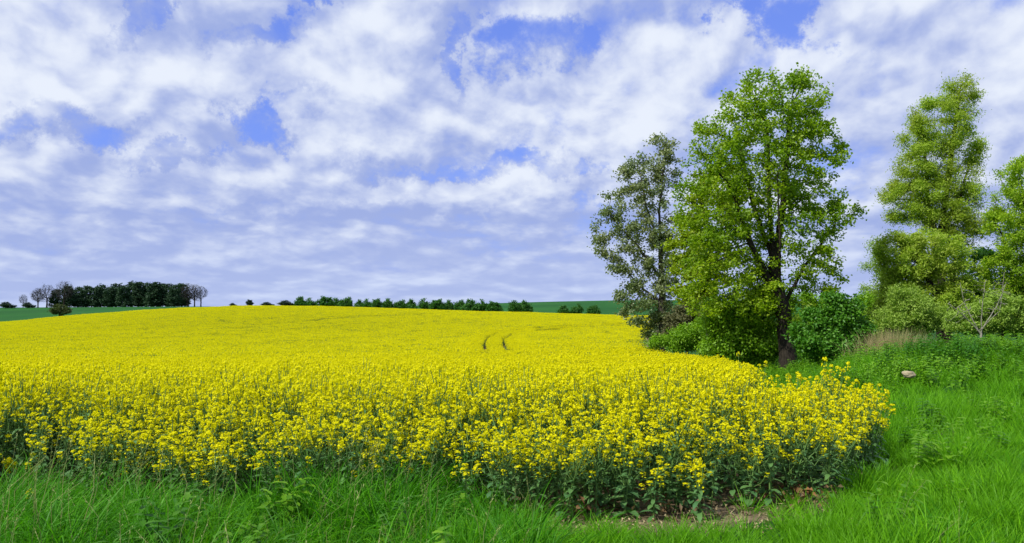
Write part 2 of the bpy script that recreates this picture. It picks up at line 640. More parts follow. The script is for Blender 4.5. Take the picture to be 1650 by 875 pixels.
# ------------------------------------------------------------------ ground sheet
def build_ground():
    rs = np.concatenate([[0.0], np.geomspace(0.6, 5900, 240)])
    ang = np.concatenate([np.arange(-50, 50, 0.4), np.arange(50, 310, 4.0)])
    th = np.radians(ang)
    n = len(th)
    Rr, Th = np.meshgrid(rs[1:], th, indexing='ij')
    X = Rr * np.sin(Th); Y = Rr * np.cos(Th)
    Z = ground(X, Y)
    v = np.concatenate([[[0, 0, gz(0, 0)]], np.stack([X, Y, Z], 2).reshape(-1, 3)])
    f3 = np.array([[0, 1 + (k + 1) % n, 1 + k] for k in range(n)])
    i, k = np.meshgrid(np.arange(len(rs) - 2), np.arange(n), indexing='ij')
    k2 = (k + 1) % n
    f4 = np.stack([1 + i * n + k, 1 + i * n + k2, 1 + (i + 1) * n + k2, 1 + (i + 1) * n + k], 2).reshape(-1, 4)
    m, t, g, out = new_mat('ground_soil_and_fields')
    at = N(t, 'ShaderNodeAttribute', attribute_name='field')
    far = N(t, 'ShaderNodeAttribute', attribute_name='far')
    pos = N(t, 'ShaderNodeNewGeometry').outputs['Position']
    nz = g.noise(pos, 3.0, 6, 0.65)
    nb = g.noise(pos, 28.0, 4, 0.7)
    soil = g.mix(g.ss(nz, 0.35, 0.65), (0.10, 0.075, 0.045), (0.23, 0.18, 0.11))
    soil = g.mix(g.m('MULTIPLY', nb, 0.5), soil, (0.07, 0.055, 0.035))
    turf = g.mix(nz, (0.012, 0.055, 0.008), (0.03, 0.10, 0.012))
    nlow = g.noise(pos, 0.012, 4, 0.5)
    crop = g.mix(g.ss(nlow, 0.35, 0.65), (0.012, 0.075, 0.012), (0.022, 0.110, 0.016))
    # drill rows and tramlines of the far green fields
    px_, py_, pz_ = g.sep(pos)
    ln = g.m('ADD', g.m('MULTIPLY', px_, 0.90), g.m('MULTIPLY', py_, 0.36))
    ln = g.m('ADD', ln, g.m('MULTIPLY', g.noise(pos, 0.01, 2, 0.5), 26.0))
    fr = g.m('ABSOLUTE', g.m('SUBTRACT', g.m('FRACT', g.m('DIVIDE', ln, 24.0)), 0.5))
    crop = g.mix(g.ss(fr, 0.0, 0.035, 0.55, 0.0), crop, (0.02, 0.075, 0.02))
    fm = g.ss(g.m('ADD', at.outputs['Fac'], g.m('MULTIPLY', g.m('SUBTRACT', nz, 0.5), 0.6)), 0.4, 0.6)
    col = g.mix(fm, turf, soil)
    col = g.mix(far.outputs['Fac'], col, crop)
    p = N(t, 'ShaderNodeBsdfPrincipled')
    p.inputs['Roughness'].default_value = 0.95
    p.inputs['Specular IOR Level'].default_value = 0.1
    t.links.new(col, p.inputs['Base Color'])
    b = N(t, 'ShaderNodeBump'); b.inputs['Strength'].default_value = 0.6; b.inputs['Distance'].default_value = 0.04
    t.links.new(nb, b.inputs['Height']); t.links.new(b.outputs[0], p.inputs['Normal'])
    t.links.new(p.outputs[0], out.inputs[0])
    me = np_mesh('ground', v, [f3, f4], [m], smooth=True)
    fd = np.clip((field_depth(v[:, 0], v[:, 1]) + 0.75) / 0.6, 0, 1)
    a = me.attributes.new('field', 'FLOAT', 'POINT'); a.data.foreach_set('value', fd.astype(np.float32))
    fa = ((v[:, 1] > 216)).astype(np.float32)
    a = me.attributes.new('far', 'FLOAT', 'POINT'); a.data.foreach_set('value', fa)
    tag(link('ground', me), kind='structure')


build_ground()


# ------------------------------------------------------------------ scattering (one stuff object each)
def scatter(name, protos, pts, idx, rot, scl, label, cat):
    """protos: list of meshes; instances them on the points of ONE object"""
    col = bpy.data.collections.new(name + '_kinds')
    for k, me in enumerate(protos):
        o = bpy.data.objects.new('kind_%02d' % k, me)
        col.objects.link(o)
    me = bpy.data.meshes.new(name)
    n = len(pts)
    me.vertices.add(n); me.vertices.foreach_set('co', np.asarray(pts, np.float32).ravel())
    a = me.attributes.new('kind_index', 'INT', 'POINT'); a.data.foreach_set('value', np.asarray(idx, np.int32))
    a = me.attributes.new('turn', 'FLOAT_VECTOR', 'POINT'); a.data.foreach_set('vector', np.asarray(rot, np.float32).ravel())
    a = me.attributes.new('size', 'FLOAT_VECTOR', 'POINT'); a.data.foreach_set('vector', np.asarray(scl, np.float32).ravel())
    ng = bpy.data.node_groups.new(name + '_scatter', 'GeometryNodeTree')
    ng.interface.new_socket('Geometry', in_out='INPUT', socket_type='NodeSocketGeometry')
    ng.interface.new_socket('Geometry', in_out='OUTPUT', socket_type='NodeSocketGeometry')
    gi = ng.nodes.new('NodeGroupInput'); go = ng.nodes.new('NodeGroupOutput')
    ci = ng.nodes.new('GeometryNodeCollectionInfo')
    ci.inputs[0].default_value = col
    ci.inputs[1].default_value = True; ci.inputs[2].default_value = True
    ip = ng.nodes.new('GeometryNodeInstanceOnPoints')
    ip.inputs['Pick Instance'].default_value = True

    def attr(nm, typ):
        q = ng.nodes.new('GeometryNodeInputNamedAttribute'); q.data_type = typ
        q.inputs[0].default_value = nm
        return q.outputs[0]
    L = ng.links.new
    L(gi.outputs[0], ip.inputs['Points']); L(ci.outputs[0], ip.inputs['Instance'])
    L(attr('kind_index', 'INT'), ip.inputs['Instance Index'])
    L(attr('turn', 'FLOAT_VECTOR'), ip.inputs['Rotation'])
    L(attr('size', 'FLOAT_VECTOR'), ip.inputs['Scale'])
    L(ip.outputs[0], go.inputs[0])
    o = link(name, me)
    md = o.modifiers.new('scatter', 'NODES'); md.node_group = ng
    tag(o, label, cat, kind='stuff')
    return o


def jitter_grid(rng, x0, x1, y0, y1, cell):
    nx, ny = max(1, int((x1 - x0) / cell)), max(1, int((y1 - y0) / cell))
    X, Y = np.meshgrid(np.arange(nx), np.arange(ny))
    P = np.stack([x0 + (X.ravel() + rng.uniform(0, 1, nx * ny)) * cell, y0 + (Y.ravel() + rng.uniform(0, 1, nx * ny)) * cell], 1)
    return P


# ------------------------------------------------------------------ rapeseed
def add_flowers(mb, rng, c, r, n, size, mi):
    for _ in range(n):
        d = rng.normal(size=3); d[2] = abs(d[2]) * 0.9 - 0.35
        d /= np.linalg.norm(d)
        p = c + d * r * rng.uniform(0.55, 1.05) * np.array([1, 1, 1.0])
        nr = unit(d + rng.normal(0, 0.45, 3) + np.array([0, 0, 0.25]))
        a = unit(np.cross(nr, rng.normal(size=3))); b = np.cross(nr, a)
        s = size * rng.uniform(0.75, 1.2)
        mb.add([p - a * s, p + b * s * 0.9 + nr * s * 0.25, p + a * s, p - b * s * 0.9 + nr * s * 0.25], [(0, 2, 1), (0, 3, 2)], mi)


def add_leaf(mb, rng, p, d, L, Wd, mi, droop=0.5, segs=4):
    d = unit(np.asarray(d, float))
    side = unit(np.cross(d, [0, 0, 1.0]))
    vs, fs = [], []
    q = np.array(p, float)
    for k in range(segs + 1):
        t = k / segs
        w = Wd * 0.5 * (math.sin(math.pi * min(1, t * 0.86 + 0.14)) ** 0.8) * (1 + 0.25 * math.sin(9 * t + rng.uniform(0, 3))) if k < segs else 0.002
        lift = np.array([0, 0, 1.0]) * w * 0.35
        vs += [q + side * w + lift, q, q - side * w + lift]
        d = unit(d + np.array([0, 0, -droop / segs]))
        q = q + d * L / segs
    for k in range(segs):
        a = 3 * k
        fs += [(a, a + 1, a + 4, a + 3), (a + 1, a + 2, a + 5, a + 4)]
    mb.add(vs, fs, mi)


def rape_plant(seed, H=1.08, nb=8, low=0.35, fl=22, fsize=0.011, leaves=True, rr=0.032, sides=4, parts=None, spread=1.0):
    """a rapeseed plant: stem with rising side shoots, each ending in a domed yellow raceme"""
    rng = np.random.default_rng(seed)
    if parts is None:
        s = l = f = MB(); ms, ml, mf = 0, 1, 2
    else:
        s, l, heads = parts; ms = ml = mf = 0
    lean = rng.normal(0, 0.07, 2)
    def axis(t):
        return np.array([lean[0] * t * t, lean[1] * t * t, H * t])
    s.tube([axis(t) for t in (0, .25, .5, .75, .97)], [.008, .0075, .0065, .005, .003], sides, ms)
    tops = [(axis(0.97), 1.0)]
    for k in range(nb):
        t0 = low + (0.80 - low) * (k + rng.uniform(0, 0.8)) / nb
        p = axis(t0)
        ang = k * 2.4 + rng.uniform(-.5, .5)
        ztop = H * rng.uniform(0.72, 1.0) if t0 > 0.5 else H * rng.uniform(0.60, 0.92)
        h = max(0.08, ztop - p[2])
        out = h * rng.uniform(0.22, 0.50) * spread
        q = p + np.array([math.cos(ang) * out, math.sin(ang) * out, h])
        mid = p + np.array([math.cos(ang) * out * 0.65, math.sin(ang) * out * 0.65, h * 0.42])
        s.tube([p, mid, q], [.0045, .004, .0022], 3, ms)
        tops.append((q, rng.uniform(0.65, 1.0)))
        if leaves:
            add_leaf(l, rng, p, (math.cos(ang), math.sin(ang), 0.7), rng.uniform(.07, .13), rng.uniform(.018, .03), ml, 1.0, 3)
    for q, sc in tops:
        if parts is not None:
            f = MB(); heads.append(f)
        add_flowers(f, rng, q, rr * sc, int(fl * sc), fsize, mf)
        if parts is not None:
            f.tube([q + np.array([0, 0, -0.09]), q + np.array([0, 0, rr * sc * 0.9])], [.002, .001], 4, 1)
            for k in range(10):
                a = k * 2.4
                f.tube([q + np.array([0, 0, -0.02 + 0.004 * k]), q + np.array([math.cos(a), math.sin(a), 0.4]) * rr * sc * 0.85], [.001, .0008], 3, 1)
        # a looser skirt of opened flowers under the dome
        for _ in range(int(fl * 0.35 * sc)):
            a = rng.uniform(0, 6.28); hh = rng.uniform(0.02, 0.075)
            c = q + np.array([math.cos(a) * rr * 0.9, math.sin(a) * rr * 0.9, -hh])
            if parts is not None:
                f.tube([q + np.array([0, 0, -hh - 0.012]), c], [.0012, .0010], 3, 1)
            add_flowers(f, rng, c, 0.004, 1, fsize, mf)
    if leaves:
        for k in range(15):
            t0 = 0.04 + 0.58 * k / 15 + rng.uniform(0, .04)
            ang = k * 2.4 + rng.uniform(-.6, .6)
            L = rng.uniform(.07, .17) * (1.15 - t0)
            add_leaf(l, rng, axis(t0), (math.cos(ang), math.sin(ang), 0.45), L, L * rng.uniform(.30, .45), ml, 1.3, 4)
    return s


RM = [M_STEM, M_RLEAF, M_PETAL]


def rape_tile(seed, R0=1.05, nheads=270):
    """a round patch of distant crop: stems and racemes"""
    rng = np.random.default_rng(seed)
    mb = MB()
    for _ in range(nheads):
        r = R0 * math.sqrt(rng.uniform(0, 1)); a = rng.uniform(0, 6.28)
        h = rng.uniform(0.74, 1.10)
        if rng.uniform() < 0.12: h += 0.06
        c = np.array([r * math.cos(a), r * math.sin(a), h])
        t = rng.uniform(0, 6.28)
        add_flowers(mb, rng, c, 0.034, 5, 0.028, 2)
        if rng.uniform() < 0.5:
            b = c + rng.normal(0, 0.06, 3); b[2] = 0.1
            ww = np.array([math.cos(t), math.sin(t), 0]) * 0.012
            mb.add([b - ww, b + ww, c + ww, c - ww], [(0, 1, 2, 3)], 0)
    for _ in range(90):
        r = R0 * math.sqrt(rng.uniform(0, 1)); a = rng.uniform(0, 6.28)
        p = np.array([r * math.cos(a), r * math.sin(a), rng.uniform(0.3, 0.7)])
        add_leaf(mb, rng, p, (rng.normal(), rng.normal(), 0.3), 0.22, 0.10, 1, 1.0, 2)
    return mb.mesh('crop_patch', RM)


# tramline: two wheel ruts that sweep in from the right and turn towards the camera
def march(px, py, h=1.0):
    d = ray(px, py)
    ys = np.geomspace(5, 400, 4000)
    X = d[0] / d[1] * ys
    Z = EYE + d[2] / d[1] * ys
    below = np.where(Z < ground(X, ys) + h)[0]
    k = below[0] if len(below) else len(ys) - 1
    return X[k], ys[k]


def densify(P, n=60):
    P = np.array(P); t = np.linspace(0, len(P) - 1, n)
    return np.stack([np.interp(t, np.arange(len(P)), P[:, 0]), np.interp(t, np.arange(len(P)), P[:, 1])], 1)


RUT_A = densify([march(*p) for p in [(790, 582), (784, 568), (780, 555), (783, 545), (800, 536), (840, 530), (910, 525), (1010, 520.5)]], 90)
RUT_B = densify([march(*p) for p in [(822, 568), (812, 556), (811, 546), (824, 538), (850, 533.5), (910, 528.5), (1010, 523.5)]], 90)
RUT_C = densify([march(*p) for p in [(380, 530), (450, 521), (560, 512), (700, 506)]], 60)


def rut_dist(x, y, ruts=None):
    q = np.stack([x, y], 1)
    d = np.full(len(q), 1e9)
    for L in ruts or (RUT_A, RUT_B):
        for k in range(len(L) - 1):
            ab = L[k + 1] - L[k]
            t = np.clip(((q - L[k]) @ ab) / (ab @ ab + 1e-9), 0, 1)
            d = np.minimum(d, np.hypot(*(q - L[k] - t[:, None] * ab).T))
    return d


def build_crop():
    rng = np.random.default_rng(3)
    protos = [rape_plant(10 + k, H=1.06, nb=11 + k % 3, low=0.30, fl=24, fsize=0.0105, rr=0.027).mesh('rape', RM) for k in range(6)]
    protos += [rape_plant(30 + k, H=1.06, nb=13, low=0.46, fl=12, fsize=0.0175, rr=0.032, sides=3).mesh('rape', RM) for k in range(4)]
    protos += [rape_tile(60 + k) for k in range(5)]
    P = []
    def cull(q, m):
        return q[np.abs(q[:, 0]) < 0.72 * q[:, 1] + m]
    # near rows
    a = cull(jitter_grid(rng, -16, 12, 6, 14.5, 0.185), 2.5)
    fd = field_depth(a[:, 0], a[:, 1]); a = a[fd > 0]; fd = fd[fd > 0]
    # thinner spots and holes in the stand
    def holes(q):
        s = np.sin(q[:, 0] * 0.9 + 2.1) * np.sin(q[:, 1] * 0.8 + q[:, 0] * 0.3) + 0.6 * np.sin(q[:, 0] * 2.3 + q[:, 1] * 1.7)
        return s
    keep = rng.uniform(0, 1, len(a)) < np.where(holes(a) > 0.95, 0.45, 0.95)
    patch = np.hypot((a[:, 0] - 1.9) / 0.9, (a[:, 1] - 9.6) / 0.5) < 1
    keep &= ~(patch & (rng.uniform(0, 1, len(a)) < 0.7))
    a, fd = a[keep], fd[keep]
    h = 0.97 + 0.06 * np.sin(a[:, 0] * 0.7) * np.sin(a[:, 1] * 0.9) + rng.normal(0, 0.085, len(a))
    h *= np.clip(0.66 + 0.26 * fd, 0.66, 1.0)
    h[rng.uniform(0, 1, len(h)) < np.where(fd < 1.0, 0.25, 0.06)] *= 0.72
    corner = (a[:, 0] > 2.6) & (a[:, 1] < 10.5)
    h[corner] *= 1.04
    h[(a[:, 0] > 3.45) & (a[:, 1] > 7.3) & (a[:, 1] < 9.6)] *= 1.08
    h[(a[:, 0] > 2.45) & (a[:, 0] < 3.45) & (a[:, 1] > 7.9) & (a[:, 1] < 12.5)] *= 0.80
    P.append((a, rng.integers(0, 6, len(a)), h, 0.09))
    # middle rows
    b = cull(jitter_grid(rng, -44, 40, 14.5, 52, 0.20), 3)
    fdb = field_depth(b[:, 0], b[:, 1]); b = b[fdb > 0]
    b = b[rng.uniform(0, 1, len(b)) < np.where(holes(b) > 1.25, 0.6, 0.97)]
    b = b[rng.uniform(0, 1, len(b)) > sstep(b[:, 1], 26, 52)]
    hb = 1.0 + 0.05 * np.sin(b[:, 0] * 0.4) * np.sin(b[:, 1] * 0.5) + rng.normal(0, 0.05, len(b))
    P.append((b, 6 + rng.integers(0, 4, len(b)), hb, 0.07))
    # far patches
    c = cull(jitter_grid(rng, -165, 70, 26, 218, 1.5), 5)
    c = c[rng.uniform(0, 1, len(c)) < sstep(c[:, 1], 24, 52) + 0.02]
    fdc = field_depth(c[:, 0], c[:, 1]); c = c[fdc > 0.7]
    c = c[rut_dist(c[:, 0], c[:, 1]) > 0.0]
    rd = rut_dist(c[:, 0], c[:, 1])
    c1 = c[rd > 1.35]
    hc = 1.0 + rng.normal(0, 0.035, len(c1)) + 0.05 * np.sin(c1[:, 0] * 0.5) * np.sin(c1[:, 1] * 0.23)
    hc *= 1 - 0.16 * (1 - sstep(rut_dist(c1[:, 0], c1[:, 1], (RUT_C,)), 0.6, 2.0))
    P.append((c1, 10 + rng.integers(0, 5, len(c1)), hc, 0.02))
    # single plants close along the wheel ruts so that the ruts stay narrow
    x0, x1 = min(RUT_A[:, 0].min(), RUT_B[:, 0].min()) - 3, max(RUT_A[:, 0].max(), RUT_B[:, 0].max()) + 3
    y0, y1 = 44, min(max(RUT_A[:, 1].max(), RUT_B[:, 1].max()) + 3, 216)
    e = jitter_grid(rng, x0, x1, y0, y1, 0.26)
    e = e[field_depth(e[:, 0], e[:, 1]) > 0]
    r2 = rut_dist(e[:, 0], e[:, 1])
    e = e[(r2 < 2.4) & (r2 > np.where(e[:, 0] > RUT_A[0, 0] + 4.0, 0.85, 0.26))]
    re_ = rut_dist(e[:, 0], e[:, 1])
    he = (1.0 + rng.normal(0, 0.05, len(e))) * np.where(e[:, 0] > RUT_A[0, 0] + 4.0, 0.36 + 0.64 * sstep(re_, 0.8, 1.7), 1.0)
    P.append((e, 6 + rng.integers(0, 4, len(e)), he, 0.05))
    pts, idx, rot, scl = [], [], [], []
    for q, ix, h, tilt in P:
        z = ground(q[:, 0], q[:, 1])
        pts.append(np.column_stack([q, z])); idx.append(ix)
        rot.append(np.column_stack([rng.normal(0, tilt, len(q)), rng.normal(0, tilt, len(q)), rng.uniform(0, 6.28, len(q))]))
        w = rng.uniform(0.9, 1.12, len(q))
        scl.append(np.column_stack([w, w, h]))
    print('crop instances', [len(q[0]) for q in P])
    scatter('rapeseed_crop', protos, np.concatenate(pts), np.concatenate(idx), np.concatenate(rot), np.concatenate(scl),
            'dense yellow flowering rapeseed crop filling the whole rolling field', 'rapeseed')


build_crop()


# ------------------------------------------------------------------ grass
def grass_tuft(seed, n, H, rad, wid, bend, lean=(0, 0), seeds=0, mat=None):
    rng = np.random.default_rng(seed)
    mb = MB()
    for k in range(n):
        r = rad * math.sqrt(rng.uniform()); a = rng.uniform(0, 6.28)
        p = np.array([r * math.cos(a), r * math.sin(a), -0.02])
        h = H * rng.uniform(0.5, 1.1)
        d = np.array([math.cos(a), math.sin(a), 0]) * rng.uniform(0.05, 0.5) + rng.normal(0, 0.18, 3) + np.array([lean[0], lean[1], 0])
        d[2] = 1.0
        d = unit(d)
        hd = unit(np.array([d[0], d[1], 1e-4]))
        w = wid * rng.uniform(0.6, 1.2)
        t = rng.uniform(0, 6.28)
        sd = unit(np.cross(d, [math.cos(t), math.sin(t), 0.2]))
        b = bend * rng.uniform(0.2, 1.5)
        vs, fs = [], []
        seg = 5
        q = p.copy()
        for i in range(seg + 1):
            u = i / seg
            ww = w * 0.5 * (1 - u ** 2.2) + 0.0004
            vs += [q + sd * ww, q - sd * ww]
            d = unit(d + (hd * 0.9 - np.array([0, 0, 0.8])) * b * (0.25 + u) / seg)
            q = q + d * h / seg
        for i in range(seg):
            fs.append((2 * i, 2 * i + 1, 2 * i + 3, 2 * i + 2))
        mb.add(vs, fs, 0)
    for k in range(seeds):
        a = rng.uniform(0, 6.28)
        p = np.array([rad * math.cos(a) * .6, rad * math.sin(a) * .6, 0])
        h = H * rng.uniform(0.9, 1.25)
        q = p + np.array([rng.normal(0, .06), rng.normal(0, .06), h * .7]); e = q + np.array([rng.normal(0, .05), rng.normal(0, .05), h * .3])
        mb.tube([p, q, e], [.0018, .0015, .001], 3, 1)
        for j in range(10):
            c = q + (e - q) * (0.3 + 0.7 * j / 10) + rng.normal(0, .006, 3)
            add_leaf(mb, rng, c, (rng.normal(), rng.normal(), 1.2), .014, .004, 1, 0.2, 2)
    return mb.mesh('tuft', [mat or M_GRASS, M_GRASS_DRY])


SOIL_SPOTS = [(point_at(1160, 845, 5.9), 0.95, 0.22), (point_at(1310, 800, 6.7), 0.38, 0.28), (point_at(960, 815, 6.3), 0.5, 0.25)]


def soil_mask(x, y):
    m = np.zeros(len(x))
    for p, rx, ry in SOIL_SPOTS:
        w = 0.2 * np.sin(x * 7) * np.sin(y * 9)
        m = np.maximum(m, 1 - sstep(np.hypot((x - p[0]) / rx, (y - p[1]) / ry) + w, 0.6, 1.2))
    return m


def build_grass():
    rng = np.random.default_rng(21)
    protos = [grass_tuft(100 + k, 40, 0.54, 0.11, 0.0095, 1.1 + 0.35 * k, (0.30, 0.0), 2 if k == 3 else 0, M_GRASS_TALL) for k in range(4)]      # tall, arching
    protos += [grass_tuft(120 + k, 50, 0.34, 0.10, 0.0070, 0.7, (0.1, 0.0), 0) for k in range(4)]              # meadow
    protos += [grass_tuft(140 + k, 34, 0.30, 0.16, 0.010, 0.7) for k in range(3)]                              # distant
    P = []
    a = jitter_grid(rng, -9, 9.5, 2.2, 9.5, 0.118)
    a = a[np.abs(a[:, 0]) < 0.72 * a[:, 1] + 1.6]
    px = 825 + F * a[:, 0] / a[:, 1]
    fd = field_depth(a[:, 0], a[:, 1])
    sm = soil_mask(a[:, 0], a[:, 1])
    gap = np.sin(a[:, 0] * 4.3 + 0.5) * np.sin(a[:, 1] * 5.1 + a[:, 0]) + 0.5 * np.sin(a[:, 0] * 9.7 + a[:, 1] * 7.3)
    ok = (rng.uniform(0, 1, len(a)) < np.where(gap < -0.35, 0.35, 0.92))
    ok &= (fd < np.where(px < 900, 0.22, 0.0)) & (rng.uniform(0, 1, len(a)) > sm * 1.1)
    # bare strip in front of the stems on the right half
    strip = (fd > -0.45) & (px > 880) & (px < 1370)
    ok &= ~(strip & (rng.uniform(0, 1, len(a)) < 0.72))
    a, px, fd, sm = a[ok], px[ok], fd[ok], sm[ok]
    tall = sstep(-px, -1000, -760)
    patch = 0.5 + 0.5 * np.sin(a[:, 0] * 1.7 + 0.6) * np.sin(a[:, 1] * 1.9 + a[:, 0] * 0.8)
    istall = rng.uniform(0, 1, len(a)) < tall * (0.5 + 0.5 * patch)
    idx = np.where(istall, rng.integers(0, 4, len(a)), 4 + rng.integers(0, 4, len(a)))
    h = np.where(istall, 0.54 + 0.52 * patch, 0.66 + 0.35 * patch) * rng.uniform(0.7, 1.25, len(a)) * (1 - 0.5 * sm) * (1 + 0.30 * np.sin(a[:, 0] * 3.3 + 1.2 * np.sin(a[:, 1] * 2.1)) * np.sin(a[:, 1] * 3.7 + a[:, 0]))
    h = h * np.where((px > 880) & (px < 1280), 0.72, 1.0)
    P.append((a, idx, h))
    # taller, coarser tussocks standing out of the verge
    c = jitter_grid(rng, -8, 8, 3.0, 9.0, 0.5)
    fc = field_depth(c[:, 0], c[:, 1]); pc = 825 + F * c[:, 0] / c[:, 1]
    c = c[(np.abs(c[:, 0]) < 0.72 * c[:, 1] + 1.6) & (fc < 0.3) & ((pc < 860) | (pc > 1400)) & (rng.uniform(0, 1, len(c)) < 0.42)]
    P.append((c, rng.integers(0, 4, len(c)), rng.uniform(0.85, 1.2, len(c)) * np.where(c[:, 0] > 0, 0.75, 1.0)))
    # right-hand meadow, bank and the ground behind the field corner
    b = jitter_grid(rng, 1, 25, 9.5, 40, 0.21)
    b = b[(b[:, 0] < 0.72 * b[:, 1] + 2.5) & (field_depth(b[:, 0], b[:, 1]) < 0.05)]
    b = b[rng.uniform(0, 1, len(b)) < np.where(b[:, 1] > 22, 0.45, np.where(np.sin(b[:, 0] * 3.1 + b[:, 1]) * np.sin(b[:, 1] * 2.7) < -0.45, 0.5, 1.0))]
    lump = np.sin(b[:, 0] * 1.7 + 0.8 * np.sin(b[:, 1] * 1.9)) * np.sin(b[:, 1] * 1.4 + b[:, 0] * 0.5)
    h = rng.uniform(0.65, 1.35, len(b)) * (1 + 0.38 * lump)
    P.append((b, np.where(b[:, 1] < 14, 4 + rng.integers(0, 4, len(b)), 8 + rng.integers(0, 3, len(b))), h))
    pts, idx, rot, scl = [], [], [], []
    for q, ix, h in P:
        pts.append(np.column_stack([q, ground(q[:, 0], q[:, 1])])); idx.append(ix)
        rot.append(np.column_stack([rng.normal(0, 0.08, len(q)), rng.normal(0.05, 0.08, len(q)), rng.uniform(-1.2, 1.2, len(q)) + np.where(rng.uniform(0, 1, len(q)) < 0.25, 3.14, 0)]))
        w = rng.uniform(0.85, 1.15, len(q)) * np.clip(h, 0.8, 1.2)
        scl.append(np.column_stack([w, w, h]))
    print('grass instances', [len(q[0]) for q in P])
    scatter('grass', protos, np.concatenate(pts), np.concatenate(idx), np.concatenate(rot), np.concatenate(scl),
            'lush green meadow grass along the field edge and up the bank', 'grass')


build_grass()


def weed(seed, H):
    rng = np.random.default_rng(seed)
    mb = MB()
    for s in range(4):
        a = rng.uniform(0, 6.28); r = rng.uniform(0, 0.1)
        p = np.array([math.cos(a) * r, math.sin(a) * r, 0])
        tip = p + np.array([rng.normal(0, .08), rng.normal(0, .08), H * rng.uniform(0.7, 1.1)])
        mb.tube([p, (p + tip) / 2 + rng.normal(0, .012, 3), tip], [.004, .003, .002], 3, 0)
        n = 8
        for k in range(n):
            t = 0.15 + 0.85 * k / (n - 1)
            q = p + (tip - p) * t
            a0 = rng.uniform(0, 6.28)
            for j in range(2):
                aa = a0 + j * math.pi
                L = 0.10 * (1.15 - 0.5 * t) * rng.uniform(.8, 1.2)
                add_leaf(mb, rng, q, (math.cos(aa), math.sin(aa), 0.35), L, L * 0.5, 0, 0.9, 3)
    return mb.mesh('weed', [M_WEED])


def build_weeds():
    rng = np.random.default_rng(33)
    protos = [weed(200 + k, 0.48) for k in range(5)]
    b = jitter_grid(rng, 3, 26, 11.5, 46, 0.24)
    b = b[(b[:, 0] < 0.72 * b[:, 1] + 2.5) & (field_depth(b[:, 0], b[:, 1]) < -0.25)]
    bank = np.exp(-(((b[:, 0] - 9.4) / 3.6) ** 2 + ((b[:, 1] - 15.2) / 2.8) ** 2))
    clump = 0.5 + 0.5 * np.sin(b[:, 0] * 1.1 + 0.4) * np.sin(b[:, 1] * 0.9 + b[:, 0] * .4)
    prob = np.clip(bank * 1.1 * (0.35 + clump * 0.9) + sstep(b[:, 1], 18, 22) * 0.30 * (0.4 + clump), 0, 1)
    prob *= sstep(b[:, 1], 11.5, 13.0)
    k = rng.uniform(0, 1, len(b)) < prob
    b = b[k]
    v = jitter_grid(rng, -8, 9, 3.2, 11.5, 0.42)
    fv = field_depth(v[:, 0], v[:, 1]); pv = 825 + F * v[:, 0] / v[:, 1]
    v = v[(np.abs(v[:, 0]) < 0.72 * v[:, 1] + 1.6) & (fv < 0.0) & (rng.uniform(0, 1, len(v)) < np.where((pv > 880) & (pv < 1400), 0.0, 0.26))]
    nb = len(b)
    b = np.concatenate([b, v])
    h = rng.uniform(0.6, 1.15, len(b))
    h[nb:] *= 0.75
    rot = np.column_stack([rng.normal(0, 0.1, len(b)), rng.normal(0, 0.1, len(b)), rng.uniform(0, 6.28, len(b))])
    w = rng.uniform(0.85, 1.2, len(b))
    print('weeds', len(b))
    scatter('weeds', protos, np.column_stack([b, ground(b[:, 0], b[:, 1])]), rng.integers(0, 5, len(b)), rot, np.column_stack([w, w, h]),
            'dark green leafy weeds covering the bank and the ground beneath the trees', 'weeds')


build_weeds()


# ------------------------------------------------------------------ trees on the right
L_MAPLE = leaf_mat('maple_leaves', (0.21, 0.34, 0.010), (0.36, 0.50, 0.016), (0.17, 0.31, 0.012), 0.55, 0.45, 0.5, spec=0.4)
L_GREY = leaf_mat('poplar_leaves', (0.19, 0.24, 0.10), (0.30, 0.35, 0.17), (0.16, 0.23, 0.09), 0.40, 0.4, 0.5, spec=0.5)
L_YOUNG = leaf_mat('young_leaves', (0.22, 0.33, 0.010), (0.33, 0.43, 0.014), None, 0.48, 0.5)
L_WILLOW = leaf_mat('willow_leaves', (0.27, 0.41, 0.035), (0.42, 0.56, 0.065), (0.33, 0.42, 0.05), 0.52, 0.5, 0.45)
L_WILLOW2 = leaf_mat('willow_leaves_bright', (0.25, 0.41, 0.02), (0.40, 0.56, 0.03), (0.22, 0.37, 0.02), 0.52, 0.5, 0.45)
L_DARK = leaf_mat('elder_leaves', (0.05, 0.18, 0.014), (0.11, 0.28, 0.02), None, 0.36, 0.45)
L_MID = leaf_mat('hazel_leaves', (0.15, 0.32, 0.015), (0.24, 0.43, 0.02), None, 0.46, 0.5)
L_BROWN = leaf_mat('budding_leaves', (0.085, 0.10, 0.04), (0.15, 0.15, 0.06), None, 0.25, 0.6)
L_WISP = leaf_mat('wispy_leaves', (0.22, 0.36, 0.05), (0.34, 0.48, 0.08), None, 0.45, 0.6)

